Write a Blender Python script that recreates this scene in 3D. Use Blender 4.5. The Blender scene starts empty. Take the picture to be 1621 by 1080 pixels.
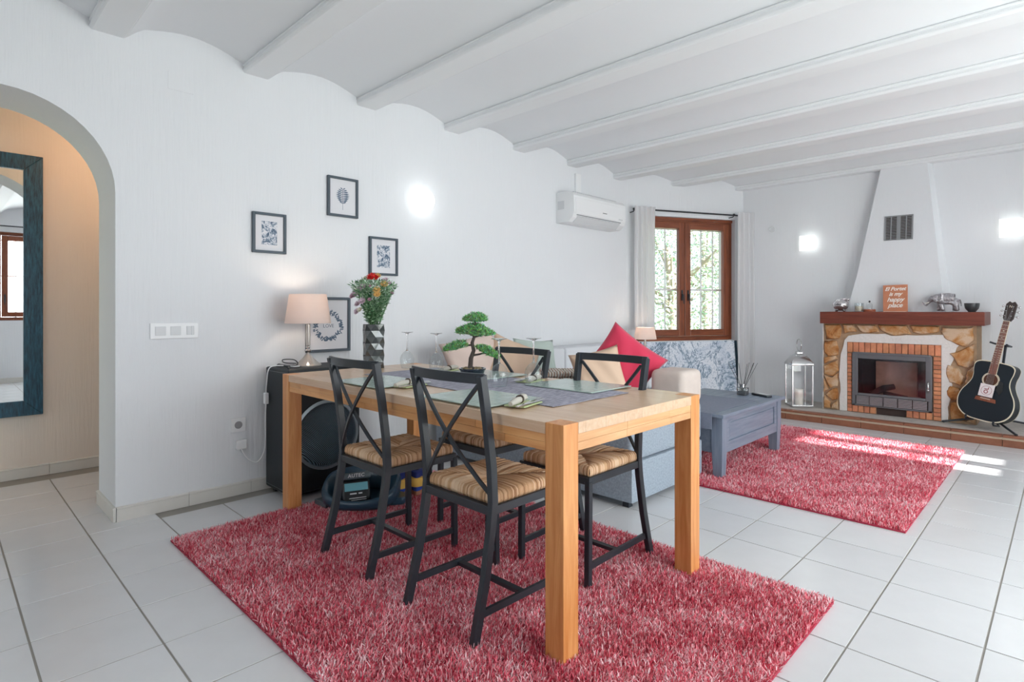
import bpy, bmesh, math, random
from mathutils import Vector, Matrix, Euler, noise
R = math.radians
random.seed(7)
S = bpy.context.scene
COL = S.collection

# ------------------------------------------------------------------ camera
cd = bpy.data.cameras.new('camera'); cam = bpy.data.objects.new('camera', cd); COL.objects.link(cam)
cd.sensor_width = 36; cd.lens = 900 / 1621 * 36; cd.shift_y = -50.5 / 1621; cd.clip_start = .02
cam.location = (0, 0, 1.10); cam.rotation_euler = (R(90), 0, R(44.4 - 90)); S.camera = cam
# ------------------------------------------------------------------ light
S.view_settings.view_transform = 'Standard'; S.view_settings.look = 'None'
S.view_settings.gamma = 1; S.view_settings.use_curve_mapping = False
S.view_settings.exposure = 0.0
W = bpy.data.worlds.new('sky'); S.world = W; W.use_nodes = True
bg = W.node_tree.nodes['Background']; bg.inputs[0].default_value = (.82, .92, 1, 1); bg.inputs[1].default_value = 1.6
sun = bpy.data.lights.new('sun', 'SUN'); sun.energy = 26; sun.angle = R(1.2); sun.color = (1, .97, .93)
so = bpy.data.objects.new('sun', sun); COL.objects.link(so)
so.rotation_euler = Vector((-0.04, -.86, .52)).to_track_quat('Z', 'Y').to_euler()
def area(name, loc, rot, sx, sy, e, color=(.93, .97, 1)):
    l = bpy.data.lights.new(name, 'AREA'); l.shape = 'RECTANGLE'; l.size = sx; l.size_y = sy; l.energy = e; l.color = color
    o = bpy.data.objects.new(name, l); COL.objects.link(o); o.location = loc; o.rotation_euler = rot
    return o
# daylight entering through the terrace door and the small window outside the view
area('daylight_terrace_door', (2.75, -1.58, 1.1), (R(90), 0, 0), 2.7, 2.1, 96)
area('daylight_side_window', (.725, -1.95, 1.6), (R(90), 0, 0), 1.05, 1.3, 34)
area('rear_fill_light', (-1.85, 1.4, 1.55), (R(90), 0, R(-90)), 1.2, 1.2, 24)  # added fill light behind an unseen rear opening
area('daylight_small_window', (5.1, -1.95, 1.6), (R(90), 0, 0), .8, 1.05, 55)

# ------------------------------------------------------------------ helpers
OFF = {}
def tag(o, label=None, cat=None, group=None, kind=None):
    if label: o['label'] = label
    if cat: o['category'] = cat
    if group: o['group'] = group
    if kind: o['kind'] = kind
    return o
def thing(name, label, cat, loc=(0, 0, 0), rz=0, group=None):
    o = bpy.data.objects.new(name, None); COL.objects.link(o); o.empty_display_size = .1
    o.location = loc; o.rotation_euler = (0, 0, rz); OFF[o] = Vector((0, 0, 0))
    return tag(o, label, cat, group)
def wthing(name, label, cat, loc, group=None):      # parts given in world coordinates
    o = thing(name, label, cat, loc, 0, group); OFF[o] = Vector(loc); return o

class MB:
    def __init__(s): s.v = []; s.f = []
    def add(s, vs, fs, M=None):
        n = len(s.v)
        s.v += [tuple(M @ Vector(p)) if M is not None else tuple(p) for p in vs]
        s.f += [tuple(i + n for i in f) for f in fs]; return s
    def box(s, x0, x1, y0, y1, z0, z1, M=None):
        return s.add([(x0,y0,z0),(x1,y0,z0),(x1,y1,z0),(x0,y1,z0),(x0,y0,z1),(x1,y0,z1),(x1,y1,z1),(x0,y1,z1)],
                     [(0,3,2,1),(4,5,6,7),(0,1,5,4),(1,2,6,5),(2,3,7,6),(3,0,4,7)], M)
    def bar(s, p0, p1, w, h, side=(0,1,0)):          # w along side, h across
        p0 = Vector(p0); p1 = Vector(p1); d = (p1-p0).normalized(); a = Vector(side); a = (a - d*a.dot(d)).normalized(); b = d.cross(a)
        a *= w/2; b *= h/2
        vs = [p0-a-b,p0+a-b,p0+a+b,p0-a+b,p1-a-b,p1+a-b,p1+a+b,p1-a+b]
        return s.add(vs, [(0,3,2,1),(4,5,6,7),(0,1,5,4),(1,2,6,5),(2,3,7,6),(3,0,4,7)])
    def strip(s, pts, w, h, side=(0,1,0)):           # square section swept along points
        rings = []; pts = [Vector(p) for p in pts]; n = len(pts)
        for i, p in enumerate(pts):
            d = (pts[min(i+1,n-1)] - pts[max(i-1,0)]).normalized(); a = Vector(side); a = (a-d*a.dot(d)).normalized(); b = d.cross(a)
            rings.append([p-a*w/2-b*h/2, p+a*w/2-b*h/2, p+a*w/2+b*h/2, p-a*w/2+b*h/2])
        fs = [(0,3,2,1), tuple(4*(n-1)+k for k in range(4))]
        for i in range(n-1):
            for k in range(4): fs.append((4*i+k, 4*i+(k+1)%4, 4*i+4+(k+1)%4, 4*i+4+k))
        return s.add([q for r in rings for q in r], fs)
    def tube(s, pts, r, n=8, closed=False):
        pts = [Vector(p) for p in pts]; m = len(pts); rr = r if hasattr(r, '__len__') else [r]*m; vs = []
        up = Vector((0.13, .21, .97))
        for i, p in enumerate(pts):
            d = (pts[(i+1)%m if closed else min(i+1,m-1)] - pts[(i-1)%m if closed else max(i-1,0)]).normalized()
            a = up - d*up.dot(d)
            if a.length < .15: a = Vector((1,0,0)) - d*d.x
            a.normalize(); b = d.cross(a); up = a
            for k in range(n):
                t = 2*math.pi*k/n; vs.append(p + (a*math.cos(t)+b*math.sin(t))*rr[i])
        fs = []
        for i in range(m if closed else m-1):
            j = (i+1) % m
            for k in range(n): fs.append((i*n+k, i*n+(k+1)%n, j*n+(k+1)%n, j*n+k))
        if not closed: fs += [tuple(reversed(range(n))), tuple((m-1)*n+k for k in range(n))]
        return s.add(vs, fs)
    def lathe(s, prof, n=24, c=(0,0,0), M=None, sx=1, sy=1, twist=0):
        vs = []; fs = []; m = len(prof)
        for i, (r, z) in enumerate(prof):
            for k in range(n):
                t = 2*math.pi*(k + twist*i)/n; vs.append((c[0]+r*sx*math.cos(t), c[1]+r*sy*math.sin(t), c[2]+z))
        for i in range(m-1):
            for k in range(n): fs.append((i*n+k, i*n+(k+1)%n, (i+1)*n+(k+1)%n, (i+1)*n+k))
        if prof[0][0] > 1e-6: fs.append(tuple(reversed(range(n))))
        if prof[-1][0] > 1e-6: fs.append(tuple((m-1)*n+k for k in range(n)))
        return s.add(vs, fs, M)
    def prism(s, poly, a0, a1, axis='z', M=None):    # poly 2D extruded along axis (x: (y,z); y: (x,z); z: (x,y))
        def P(p, a): return {'z':(p[0],p[1],a),'y':(p[0],a,p[1]),'x':(a,p[0],p[1])}[axis]
        n = len(poly)
        vs = [P(p,a0) for p in poly] + [P(p,a1) for p in poly]
        fs = [tuple(range(n)), tuple(reversed(range(n,2*n)))] + [(i,n+i,n+(i+1)%n,(i+1)%n) for i in range(n)]
        return s.add(vs, fs, M)
    def ell(s, c, r, n=12, m=8, M=None):
        vs = []; fs = []
        for i in range(1, m):
            a = math.pi*i/m
            for k in range(n):
                t = 2*math.pi*k/n; vs.append((c[0]+r[0]*math.sin(a)*math.cos(t), c[1]+r[1]*math.sin(a)*math.sin(t), c[2]-r[2]*math.cos(a)))
        b = len(vs); vs += [(c[0],c[1],c[2]-r[2]), (c[0],c[1],c[2]+r[2])]
        for i in range(m-2):
            for k in range(n): fs.append((i*n+k, i*n+(k+1)%n, (i+1)*n+(k+1)%n, (i+1)*n+k))
        for k in range(n): fs += [(b,(k+1)%n,k), (b+1,(m-2)*n+k,(m-2)*n+(k+1)%n)]
        return s.add(vs, fs, M)
    def mesh(s, name, smooth=False, bevel=0, seg=2, off=None, M=None, recalc=True):
        me = bpy.data.meshes.new(name)
        vs = s.v
        if M is not None: vs = [M @ Vector(p) for p in vs]
        if off is not None: vs = [(p[0]-off.x, p[1]-off.y, p[2]-off.z) for p in vs]
        me.from_pydata([tuple(p) for p in vs], [], s.f); me.validate()
        if bevel or recalc:
            bm = bmesh.new(); bm.from_mesh(me)
            bmesh.ops.recalc_face_normals(bm, faces=bm.faces)
            if bevel:
                es = [e for e in bm.edges if len(e.link_faces) == 2 and e.calc_face_angle(0) > R(35)]
                bmesh.ops.bevel(bm, geom=es, offset=bevel, segments=seg, profile=.6, affect='EDGES', clamp_overlap=True)
            bm.to_mesh(me); bm.free()
        if smooth:
            me.polygons.foreach_set('use_smooth', [True]*len(me.polygons))
            try: me.set_sharp_from_angle(angle=R(smooth if smooth > 1 else 45))
            except Exception: pass
        return me
    def build(s, name, mat, parent=None, smooth=False, bevel=0, seg=2, sub=0, M=None, recalc=True):
        off = OFF.get(parent)
        me = s.mesh(name, smooth, bevel, seg, off, M, recalc)
        o = bpy.data.objects.new(name, me); COL.objects.link(o); me.materials.append(mat)
        if parent is not None: o.parent = parent; OFF[o] = OFF.get(parent, Vector((0,0,0)))
        if sub:
            md = o.modifiers.new('subdiv', 'SUBSURF'); md.levels = sub; md.render_levels = sub
        return o
def copy_tree(o, parent=None):
    c = o.copy(); COL.objects.link(c); c.parent = parent
    for ch in list(o.children): copy_tree(ch, c)
    return c
def struct(o): o['kind'] = 'structure'; return o
def box(name, mat, x0, x1, y0, y1, z0, z1, parent=None, bevel=0, M=None, **k):
    return MB().box(x0,x1,y0,y1,z0,z1).build(name, mat, parent, bevel=bevel, M=M, **k)
def text(name, s, size, M, mat, parent, shear=0, depth=.0006, spacing=1, bold=0, align='CENTER', line=1):
    cu = bpy.data.curves.new(name, 'FONT'); cu.body = s; cu.size = size; cu.align_x = align; cu.align_y = 'CENTER'
    cu.shear = shear; cu.extrude = depth; cu.space_character = spacing; cu.offset = bold; cu.resolution_u = 3; cu.space_line = line
    to = bpy.data.objects.new(name, cu); COL.objects.link(to)
    me = bpy.data.meshes.new_from_object(to.evaluated_get(bpy.context.evaluated_depsgraph_get()))
    bpy.data.objects.remove(to); me.name = name
    me.transform(M)
    if parent is not None: me.transform(Matrix.Translation(-OFF.get(parent, Vector((0,0,0)))))
    o = bpy.data.objects.new(name, me); COL.objects.link(o); me.materials.clear(); me.materials.append(mat)
    if parent is not None: o.parent = parent; OFF[o] = OFF.get(parent, Vector((0,0,0)))
    return o

# ------------------------------------------------------------------ materials
def lin(c): return tuple((x/12.92 if x <= .04045 else ((x+.055)/1.055)**2.4) for x in c)
def rgb(r, g, b): return lin((r/255, g/255, b/255)) + (1,)
class NT:
    def __init__(s, name):
        s.m = bpy.data.materials.new(name); s.m.use_nodes = True; s.t = s.m.node_tree; s.n = s.t.nodes; s.b = s.n['Principled BSDF']
        s.tc = s.n.new('ShaderNodeTexCoord')
    def map(s, scale=(1,1,1), src='Object', rot=(0,0,0)):
        m = s.n.new('ShaderNodeMapping'); m.inputs['Scale'].default_value = scale; m.inputs['Rotation'].default_value = rot
        s.t.links.new(s.tc.outputs[src], m.inputs[0]); return m.outputs[0]
    def noise(s, vec, scale=5, detail=3, rough=.5, dist=0):
        t = s.n.new('ShaderNodeTexNoise'); t.inputs['Scale'].default_value = scale; t.inputs['Detail'].default_value = detail
        t.inputs['Roughness'].default_value = rough; t.inputs['Distortion'].default_value = dist
        s.t.links.new(vec, t.inputs['Vector']); return t.outputs[0]
    def ramp(s, f, stops):
        r = s.n.new('ShaderNodeValToRGB'); e = r.color_ramp.elements
        while len(e) < len(stops): e.new(.5)
        for k, (p, c) in enumerate(stops): e[k].position = p; e[k].color = c
        s.t.links.new(f, r.inputs[0]); return r.outputs[0]
    def link(s, a, b): s.t.links.new(a, s.b.inputs[b] if isinstance(b, str) else b)
    def bump(s, h, st=.3, dist=.01):
        b = s.n.new('ShaderNodeBump'); b.inputs['Strength'].default_value = st; b.inputs['Distance'].default_value = dist
        s.t.links.new(h, b.inputs['Height']); s.t.links.new(b.outputs[0], s.b.inputs['Normal'])
def mat(name, c, rough=.5, metal=0, bump=0, bscale=(40,40,40), dist=.004, var=0, vscale=6, coat=0, spec=.5, **k):
    t = NT(name); t.b.inputs['Base Color'].default_value = c; t.b.inputs['Roughness'].default_value = rough; t.b.inputs['Metallic'].default_value = metal
    t.b.inputs['Specular IOR Level'].default_value = spec; t.b.inputs['Coat Weight'].default_value = coat
    v = t.map(bscale)
    if bump: t.bump(t.noise(v, 1, 3), bump, dist)
    if var:
        f = t.noise(t.map((1,1,1)), vscale, 4, .6)
        a = tuple(max(0,x*(1-var)) for x in c[:3])+(1,); b = tuple(min(1,x*(1+var)) for x in c[:3])+(1,)
        t.link(t.ramp(f, [(.3,a),(.7,b)]), 'Base Color')
    if 'trans' in k: t.b.inputs['Transmission Weight'].default_value = k['trans']; t.b.inputs['IOR'].default_value = k.get('ior', 1.45)
    if 'emit' in k: t.b.inputs['Emission Color'].default_value = k['emit']; t.b.inputs['Emission Strength'].default_value = k.get('es', 1)
    if 'sheen' in k: t.b.inputs['Sheen Weight'].default_value = k['sheen']
    if 'sss' in k: t.b.inputs['Subsurface Weight'].default_value = k['sss']; t.b.inputs['Subsurface Radius'].default_value = (.01,.01,.01)
    return t.m
def plaster(name, c, scale=(26,26,1.6), st=.85, dist=.008):
    t = NT(name); t.b.inputs['Base Color'].default_value = c; t.b.inputs['Roughness'].default_value = .75; t.b.inputs['Specular IOR Level'].default_value = .25
    a = t.noise(t.map(scale), 2.2, 4, .6); b = t.noise(t.map((1,1,1)), 2.2, 3)
    mx = t.n.new('ShaderNodeMath'); mx.operation = 'MULTIPLY'; t.t.links.new(a, mx.inputs[0]); t.t.links.new(b, mx.inputs[1])
    t.bump(mx.outputs[0], st, dist); return t.m
def wood(name, c1, c2, scale=(1,1,1), rough=.45, axis='x', st=.12, freq=1, coat=0, obj_random=0):
    t = NT(name); sc = {'x':(1.2,16,16),'y':(16,1.2,16),'z':(16,16,1.2)}[axis]
    sc = tuple(a*b for a, b in zip(sc, scale))
    f = t.noise(t.map(sc), 2.6*freq, 5, .62, .6); col = t.ramp(f, [(.3,c1),(.7,c2)])
    if obj_random:
        oi = t.n.new('ShaderNodeObjectInfo'); hs = t.n.new('ShaderNodeHueSaturation'); mr = t.n.new('ShaderNodeMapRange')
        mr.inputs['To Min'].default_value = 1-obj_random; mr.inputs['To Max'].default_value = 1+obj_random
        t.t.links.new(oi.outputs['Random'], mr.inputs[0]); t.t.links.new(mr.outputs[0], hs.inputs['Value']); t.t.links.new(col, hs.inputs['Color']); col = hs.outputs[0]
    t.link(col, 'Base Color'); t.b.inputs['Roughness'].default_value = rough; t.b.inputs['Coat Weight'].default_value = coat
    t.bump(f, st, .003); return t.m
def attr_mat(name, rough=.8, spec=.2, **k):
    t = NT(name); a = t.n.new('ShaderNodeAttribute'); a.attribute_name = 'Col'; t.link(a.outputs['Color'], 'Base Color')
    t.b.inputs['Roughness'].default_value = rough; t.b.inputs['Specular IOR Level'].default_value = spec
    if 'sheen' in k: t.b.inputs['Sheen Weight'].default_value = k['sheen']
    return t.m
def tone_mat(name, c, amt=.2, rough=.6, bump=.3, bscale=(60,60,60), hue=0, spec=.4, var=.25, vscale=14):
    t = NT(name); f = t.noise(t.map((1,1,1)), vscale, 5, .65)
    a = tuple(x*(1-var) for x in c[:3])+(1,); b = tuple(min(1,x*(1+var)) for x in c[:3])+(1,)
    col = t.ramp(f, [(.3,a),(.7,b)]); oi = t.n.new('ShaderNodeObjectInfo')
    mr = t.n.new('ShaderNodeMapRange'); mr.inputs['To Min'].default_value = 1-amt; mr.inputs['To Max'].default_value = 1+amt
    hs = t.n.new('ShaderNodeHueSaturation'); t.t.links.new(oi.outputs['Random'], mr.inputs[0]); t.t.links.new(mr.outputs[0], hs.inputs['Value'])
    if hue:
        m2 = t.n.new('ShaderNodeMapRange'); m2.inputs['To Min'].default_value = .5-hue; m2.inputs['To Max'].default_value = .5+hue
        wn = t.n.new('ShaderNodeTexWhiteNoise'); wn.noise_dimensions = '1D'; t.t.links.new(oi.outputs['Random'], wn.inputs['W'])
        t.t.links.new(wn.outputs['Value'], m2.inputs[0]); t.t.links.new(m2.outputs[0], hs.inputs['Hue'])
    t.t.links.new(col, hs.inputs['Color']); t.link(hs.outputs[0], 'Base Color')
    t.b.inputs['Roughness'].default_value = rough; t.b.inputs['Specular IOR Level'].default_value = spec
    if bump: t.bump(t.noise(t.map(bscale), 1, 4), bump, .004)
    return t.m
def glass_mat(name, c=(1,1,1,1), rough=0, alpha_mix=.85):
    t = NT(name); t.n.remove(t.b)
    tr = t.n.new('ShaderNodeBsdfTransparent'); tr.inputs[0].default_value = c
    gl = t.n.new('ShaderNodeBsdfGlossy'); gl.inputs['Roughness'].default_value = rough
    mx = t.n.new('ShaderNodeMixShader'); lw = t.n.new('ShaderNodeLayerWeight'); lw.inputs[0].default_value = 1-alpha_mix
    pw = t.n.new('ShaderNodeMath'); pw.operation = 'POWER'; pw.inputs[1].default_value = 3.2; ml = t.n.new('ShaderNodeMath'); ml.operation = 'MULTIPLY_ADD'; ml.inputs[1].default_value = .55; ml.inputs[2].default_value = 1-alpha_mix
    lw.inputs[0].default_value = .5; t.t.links.new(lw.outputs['Facing'], pw.inputs[0]); t.t.links.new(pw.outputs[0], ml.inputs[0]); t.t.links.new(ml.outputs[0], mx.inputs[0]); t.t.links.new(tr.outputs[0], mx.inputs[1]); t.t.links.new(gl.outputs[0], mx.inputs[2])
    t.t.links.new(mx.outputs[0], t.n['Material Output'].inputs[0]); return t.m

WALLC = rgb(230, 232, 235)
M_wall = plaster('combed_plaster', WALLC)
M_vault = mat('vault_plaster', rgb(232,234,237), .8, bump=.15, bscale=(14,14,14), dist=.004)
M_beam = mat('beam_paint', rgb(234,236,238), .6, bump=.1, bscale=(30,6,30))
M_hall = plaster('hall_plaster', rgb(232,222,212), st=.8)
M_tile = tone_mat('glazed_floor_tile', rgb(212,213,216), .025, .22, .06, (5,5,5), var=.025, vscale=5, spec=.5)
M_grout = mat('tile_grout', rgb(150,146,140), .9)
M_skirt = tone_mat('skirting_tile', rgb(222,219,213), .02, .3, .05, var=.02)
M_table = wood('oak_veneer', rgb(196,142,88), rgb(226,180,128), axis='y', rough=.4, st=.08, coat=.1)
M_tleg = wood('oak_leg', rgb(194,120,58), rgb(224,162,102), axis='z', rough=.42, st=.1, coat=.1)
M_tapron_lit = wood('oak_apron_lit', rgb(204,148,98), rgb(230,182,134), axis='x', rough=.42, st=.1, coat=.1, obj_random=.1)  # short ends: paler copy, the stronger light is in the colour
M_tapron_shaded = wood('oak_apron_shaded', rgb(198,132,74), rgb(224,168,110), axis='y', rough=.42, st=.1, coat=.1, obj_random=.1)  # long sides: deeper copy of the oak, shade put into the colour
M_black = mat('black_powder_coat', rgb(40,46,53), .34, bump=.08, bscale=(200,200,200), dist=.001)
M_rush = attr_mat('rush_cord', .65, .35)
M_pile = attr_mat('shag_pile', .75, .25, sheen=.2)
M_rugback = mat('rug_backing', rgb(168,48,72), .9)
M_frame = mat('grey_blue_frame', rgb(70,82,92), .5)
M_white = mat('white_plastic', rgb(238,239,240), .35)
M_whiteg = mat('pale_grey_plastic', rgb(214,216,218), .4)
M_chrome = mat('brushed_steel', rgb(205,205,205), .22, 1)
M_iron = mat('dark_iron', rgb(60,62,66), .5, .6)
M_brown = wood('window_timber', rgb(104,48,24), rgb(152,82,46), axis='z', rough=.4, coat=.2)
M_brownh = wood('window_timber_rail', rgb(104,48,24), rgb(152,82,46), axis='x', rough=.4, coat=.2)
M_mantel = wood('mantel_timber', rgb(96,40,26), rgb(128,62,42), axis='y', rough=.45)
M_pane = glass_mat('window_glass', alpha_mix=.96)
M_glass = mat('clear_glass', (1,1,1,1), 0, trans=1, ior=1.45)
M_wine = glass_mat('thin_glass', (.93,.95,.955,1), 0, .93)
M_mirror = mat('mirror_glass', (.9,.92,.92,1), .01, 1)
M_curtain = None
# ---- curtains: translucent cloth
t = NT('sheer_curtain'); t.b.inputs['Base Color'].default_value = rgb(236,236,238); t.b.inputs['Roughness'].default_value = .8
tr = t.n.new('ShaderNodeBsdfTranslucent'); tr.inputs[0].default_value = rgb(240,240,240); mx = t.n.new('ShaderNodeMixShader'); mx.inputs[0].default_value = .35
t.t.links.new(t.b.outputs[0], mx.inputs[1]); t.t.links.new(tr.outputs[0], mx.inputs[2]); t.t.links.new(mx.outputs[0], t.n['Material Output'].inputs[0]); M_curtain = t.m
def shade_mat(name, c, k):
    t = NT(name); t.b.inputs['Base Color'].default_value = c; t.b.inputs['Roughness'].default_value = .8
    tr = t.n.new('ShaderNodeBsdfTranslucent'); tr.inputs[0].default_value = c; mx = t.n.new('ShaderNodeMixShader'); mx.inputs[0].default_value = k
    t.t.links.new(t.b.outputs[0], mx.inputs[1]); t.t.links.new(tr.outputs[0], mx.inputs[2]); t.t.links.new(mx.outputs[0], t.n['Material Output'].inputs[0])
    t.bump(t.noise(t.map((150,150,20)), 1, 2), .15, .001); return t.m
M_shade = shade_mat('linen_lampshade', rgb(240,228,222), .42)

# ================================================================== STRUCTURE
WY = 3.52; BX = 6.80; RY = -1.60; RX = -1.50; CZ = 2.512
T28 = R(28); WA = Vector((5.42, 3.52, 0)); WD = Vector((math.cos(T28), -math.sin(T28), 0)); WN = Vector((-math.sin(T28), -math.cos(T28), 0))
def wwy(x): return min(WY, WY - (x-5.42)*math.tan(T28))    # window wall's y at x
MW = Matrix.Translation(WA) @ Matrix(((WD.x, -WN.x, 0, 0), (WD.y, -WN.y, 0, 0), (0, 0, 1, 0), (0, 0, 0, 1)))   # local: x along wall, y outward, z up

# ---- left wall with the arch
arch = []
cx0, cx1, r, zc = -.10, .225, .44, 1.70
for k in range(0, 13): a = R(90*k/12); arch.append((cx1 + r*math.cos(a), zc + r*math.sin(a)))
for k in range(0, 13): a = R(90+90*k/12); arch.append((cx0 + r*math.cos(a), zc + r*math.sin(a)))
mb = MB()
topz = 2.70
xr, xl = arch[0][0], arch[-1][0]
mb.box(xr, 5.62, WY, 3.93, 0, topz); mb.box(RX-.2, xl, WY, 3.93, 0, topz)
pts = [(xr, zc)] + arch[1:-1] + [(xl, zc)]
poly = [(xl, topz), (xr, topz)] + pts
for i in range(len(pts)-1):
    a, b = pts[i], pts[i+1]
    mb.add([(a[0],WY,a[1]),(b[0],WY,b[1]),(b[0],WY,topz),(a[0],WY,topz),(a[0],3.93,a[1]),(b[0],3.93,b[1]),(b[0],3.93,topz),(a[0],3.93,topz)],
           [(0,1,2,3),(4,7,6,5),(0,4,5,1)])
struct(mb.build('wall_left', M_wall, smooth=40, recalc=False))
# inspection cover flush in the wall
mb = MB().box(.905, 1.031, WY-.003, WY+.002, 2.307, 2.404)
tag(mb.build('junction_cover', M_wall, bevel=.0015), 'small square plaster-painted cover plate high on the left wall above the switches', 'cover plate')
# ---- window wall (chamfer) with the hole
WS0, WS1, WZ0, WZ1 = .12, 1.445, .735, 2.16
mb = MB()
mb.box(-.06, WS0, 0, .30, 0, topz, MW); mb.box(WS1, 1.62, 0, .30, 0, topz, MW)
mb.box(WS0, WS1, 0, .30, 0, WZ0, MW); mb.box(WS0, WS1, 0, .30, WZ1, topz, MW)
struct(mb.build('wall_corner', M_wall))
# ---- back wall, right wall (openings outside the view), rear wall
struct(box('wall_back', M_wall, BX, BX+.25, RY-.2, 2.84, 0, topz))
mb = MB()
ops = [(.2, 1.25, .93, 2.25), (1.45, 4.05, 0.0, 2.18), (4.7, 5.5, 1.08, 2.12)]
xs = RX-.2
for (a, b, z0, z1) in ops:
    mb.box(xs, a, RY-.25, RY, 0, topz)
    if z0 > 0: mb.box(a, b, RY-.25, RY, 0, z0)
    mb.box(a, b, RY-.25, RY, z1, topz); xs = b
mb.box(xs, BX+.25, RY-.25, RY, 0, topz)
struct(mb.build('wall_right', M_wall))
mb = MB(); mb.box(RX-.25, RX, RY-.2, .8, 0, topz); mb.box(RX-.25, RX, 2.0, WY+.2, 0, topz); mb.box(RX-.25, RX, .8, 2.0, 0, .95); mb.box(RX-.25, RX, .8, 2.0, 2.15, topz)  # opening in the rear wall added for the fill light
struct(mb.build('wall_rear', M_wall))
# ---- hall behind the arch
HY = 4.86
struct(box('wall_hall', M_hall, RX-.2, 1.6, HY, HY+.15, 0, 2.75))
struct(box('wall_hall_side', M_hall, 1.25, 1.45, 3.93, HY, 0, 2.75))
struct(box('ceiling_hall', M_hall, RX-.2, 1.6, 3.93, HY, 2.42, 2.55))
l = bpy.data.lights.new('hall_lamp_light', 'POINT'); l.energy = 5; l.color = (1, .60, .34); l.shadow_soft_size = .07
lo = bpy.data.objects.new('hall_lamp_light', l); COL.objects.link(lo); lo.location = (.88, 4.33, 2.16)
hl = wthing('hall_ceiling_lamp', 'warm glass ceiling lamp in the hall beyond the arch, hidden by the wall', 'lamp', (.88, 4.33, 2.42))
MB().lathe([(.05,0),(.06,-.02),(.012,-.03),(.012,-.12)], 16, (.88,4.33,2.42)).build('stem', M_chrome, hl)
MB().lathe([(.1,0),(.1,-.02),(.02,-.05)], 20, (.88,4.33,2.34)).build('shade', M_chrome, hl)

# ---- ceiling: beams + vaults
ceil = struct(box('ceiling', M_vault, RX-.2, BX+.25, RY-.2, 3.92, 2.70, 2.80))
BE = [-1.72, -.955, -.195, .56, 1.305, 2.065, 2.835, 3.61, 4.37, 5.16, 5.93, 6.70]
BW = .148
def yend(x): return min(wwy(x), WY)
for i, x in enumerate(BE):
    ye = max(wwy(x), wwy(x+BW)) + (.05 if x > 5 else 0); w = BW if i < len(BE)-1 else BX-x
    mb = MB()
    prof = [(x,CZ+.004),(x+.006,CZ),(x+w-.006,CZ),(x+w,CZ+.004),(x+w,2.70),(x,2.70),(x,CZ+.052),(x-.007,CZ+.048),(x-.007,CZ+.040),(x,CZ+.036),(x,CZ+.024),(x-.005,CZ+.020),(x-.005,CZ+.012)]
    mb.prism(prof, RY, min(ye, WY+.0), 'y').build('beam', M_beam, ceil)
    if i < len(BE)-1:
        a, b = x+w, BE[i+1]; L = b-a
        p = [(0,CZ+.003),(.02,CZ+.022),(.05,CZ+.05),(.085,CZ+.076)]
        for k in range(1, 13):
            u = k/12; xx = .085+(L-.085)*u
            z = CZ+.076 + .044*math.sin(math.pi*(u*.86+.14)/1.14*1.0)*1.0
            z = CZ + .076*(1-u) + .052*u + .052*math.sin(math.pi*u)
            p.append((xx, z))
        pr = [(a+q[0], q[1]) for q in p]
        y1 = max(wwy(a), wwy(b)) + (.05 if b > 5.4 else 0)
        poly = pr + [(b,2.70),(a,2.70)]
        vs = []; fs = []; n = len(poly)
        MB().prism(poly, RY, min(y1, WY), 'y').build('vault', M_vault, ceil, smooth=30)

# ---- floor
floor = struct(box('floor', M_grout, RX-.25, BX+.25, RY-.25, HY+.1, -.12, -.0022))
TX, TY, X0, Y0 = .309, .322, .535, .195
bmt = MB(); g = .0021; e = .0015
def tilebox(m, x0, x1, y0, y1):
    m.add([(x0,y0,-.006),(x1,y0,-.006),(x1,y1,-.006),(x0,y1,-.006),(x0+e,y0+e,0),(x1-e,y0+e,0),(x1-e,y1-e,0),(x0+e,y1-e,0)],
          [(4,5,6,7),(0,1,5,4),(1,2,6,5),(2,3,7,6),(3,0,4,7)])
tm = MB(); tilebox(tm, g-TX/2, TX/2-g, g-TY/2, TY/2-g); tile_me = tm.mesh('tile', recalc=False); tile_me.materials.append(M_tile)
rest = MB(); nt = 0; d_ = (math.cos(R(44.4)), math.sin(R(44.4)))
for i in range(-7, 21):
    for j in range(-6, 15):
        cx, cy = X0+(i+.5)*TX, Y0+(j+.5)*TY
        if cx > BX or cx < RX or cy < RY or cy > HY: continue
        if cy > 3.93 and cx > 1.3: continue
        if 3.52 < cy < 3.9 and cx > .85: continue
        if cy > wwy(cx)+.2 and cx > 2: continue
        D = cx*d_[0]+cy*d_[1]; lat = cx*d_[1]-cy*d_[0]
        vis = D > .9 and abs(lat) < .92*D+.25 and cx < 6.1 and nt < 298 and not (cy < 3.5 and (cx < -.1))
        if vis:
            o = bpy.data.objects.new('tile', tile_me); COL.objects.link(o); o.parent = floor; o.location = (cx, cy, random.uniform(-.0003,.0003)); nt += 1
        else: tilebox(rest, cx-TX/2+g, cx+TX/2-g, cy-TY/2+g, cy+TY/2-g)
o = rest.build('tile_field', M_tile, floor, recalc=False); o['kind'] = 'stuff'
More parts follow.
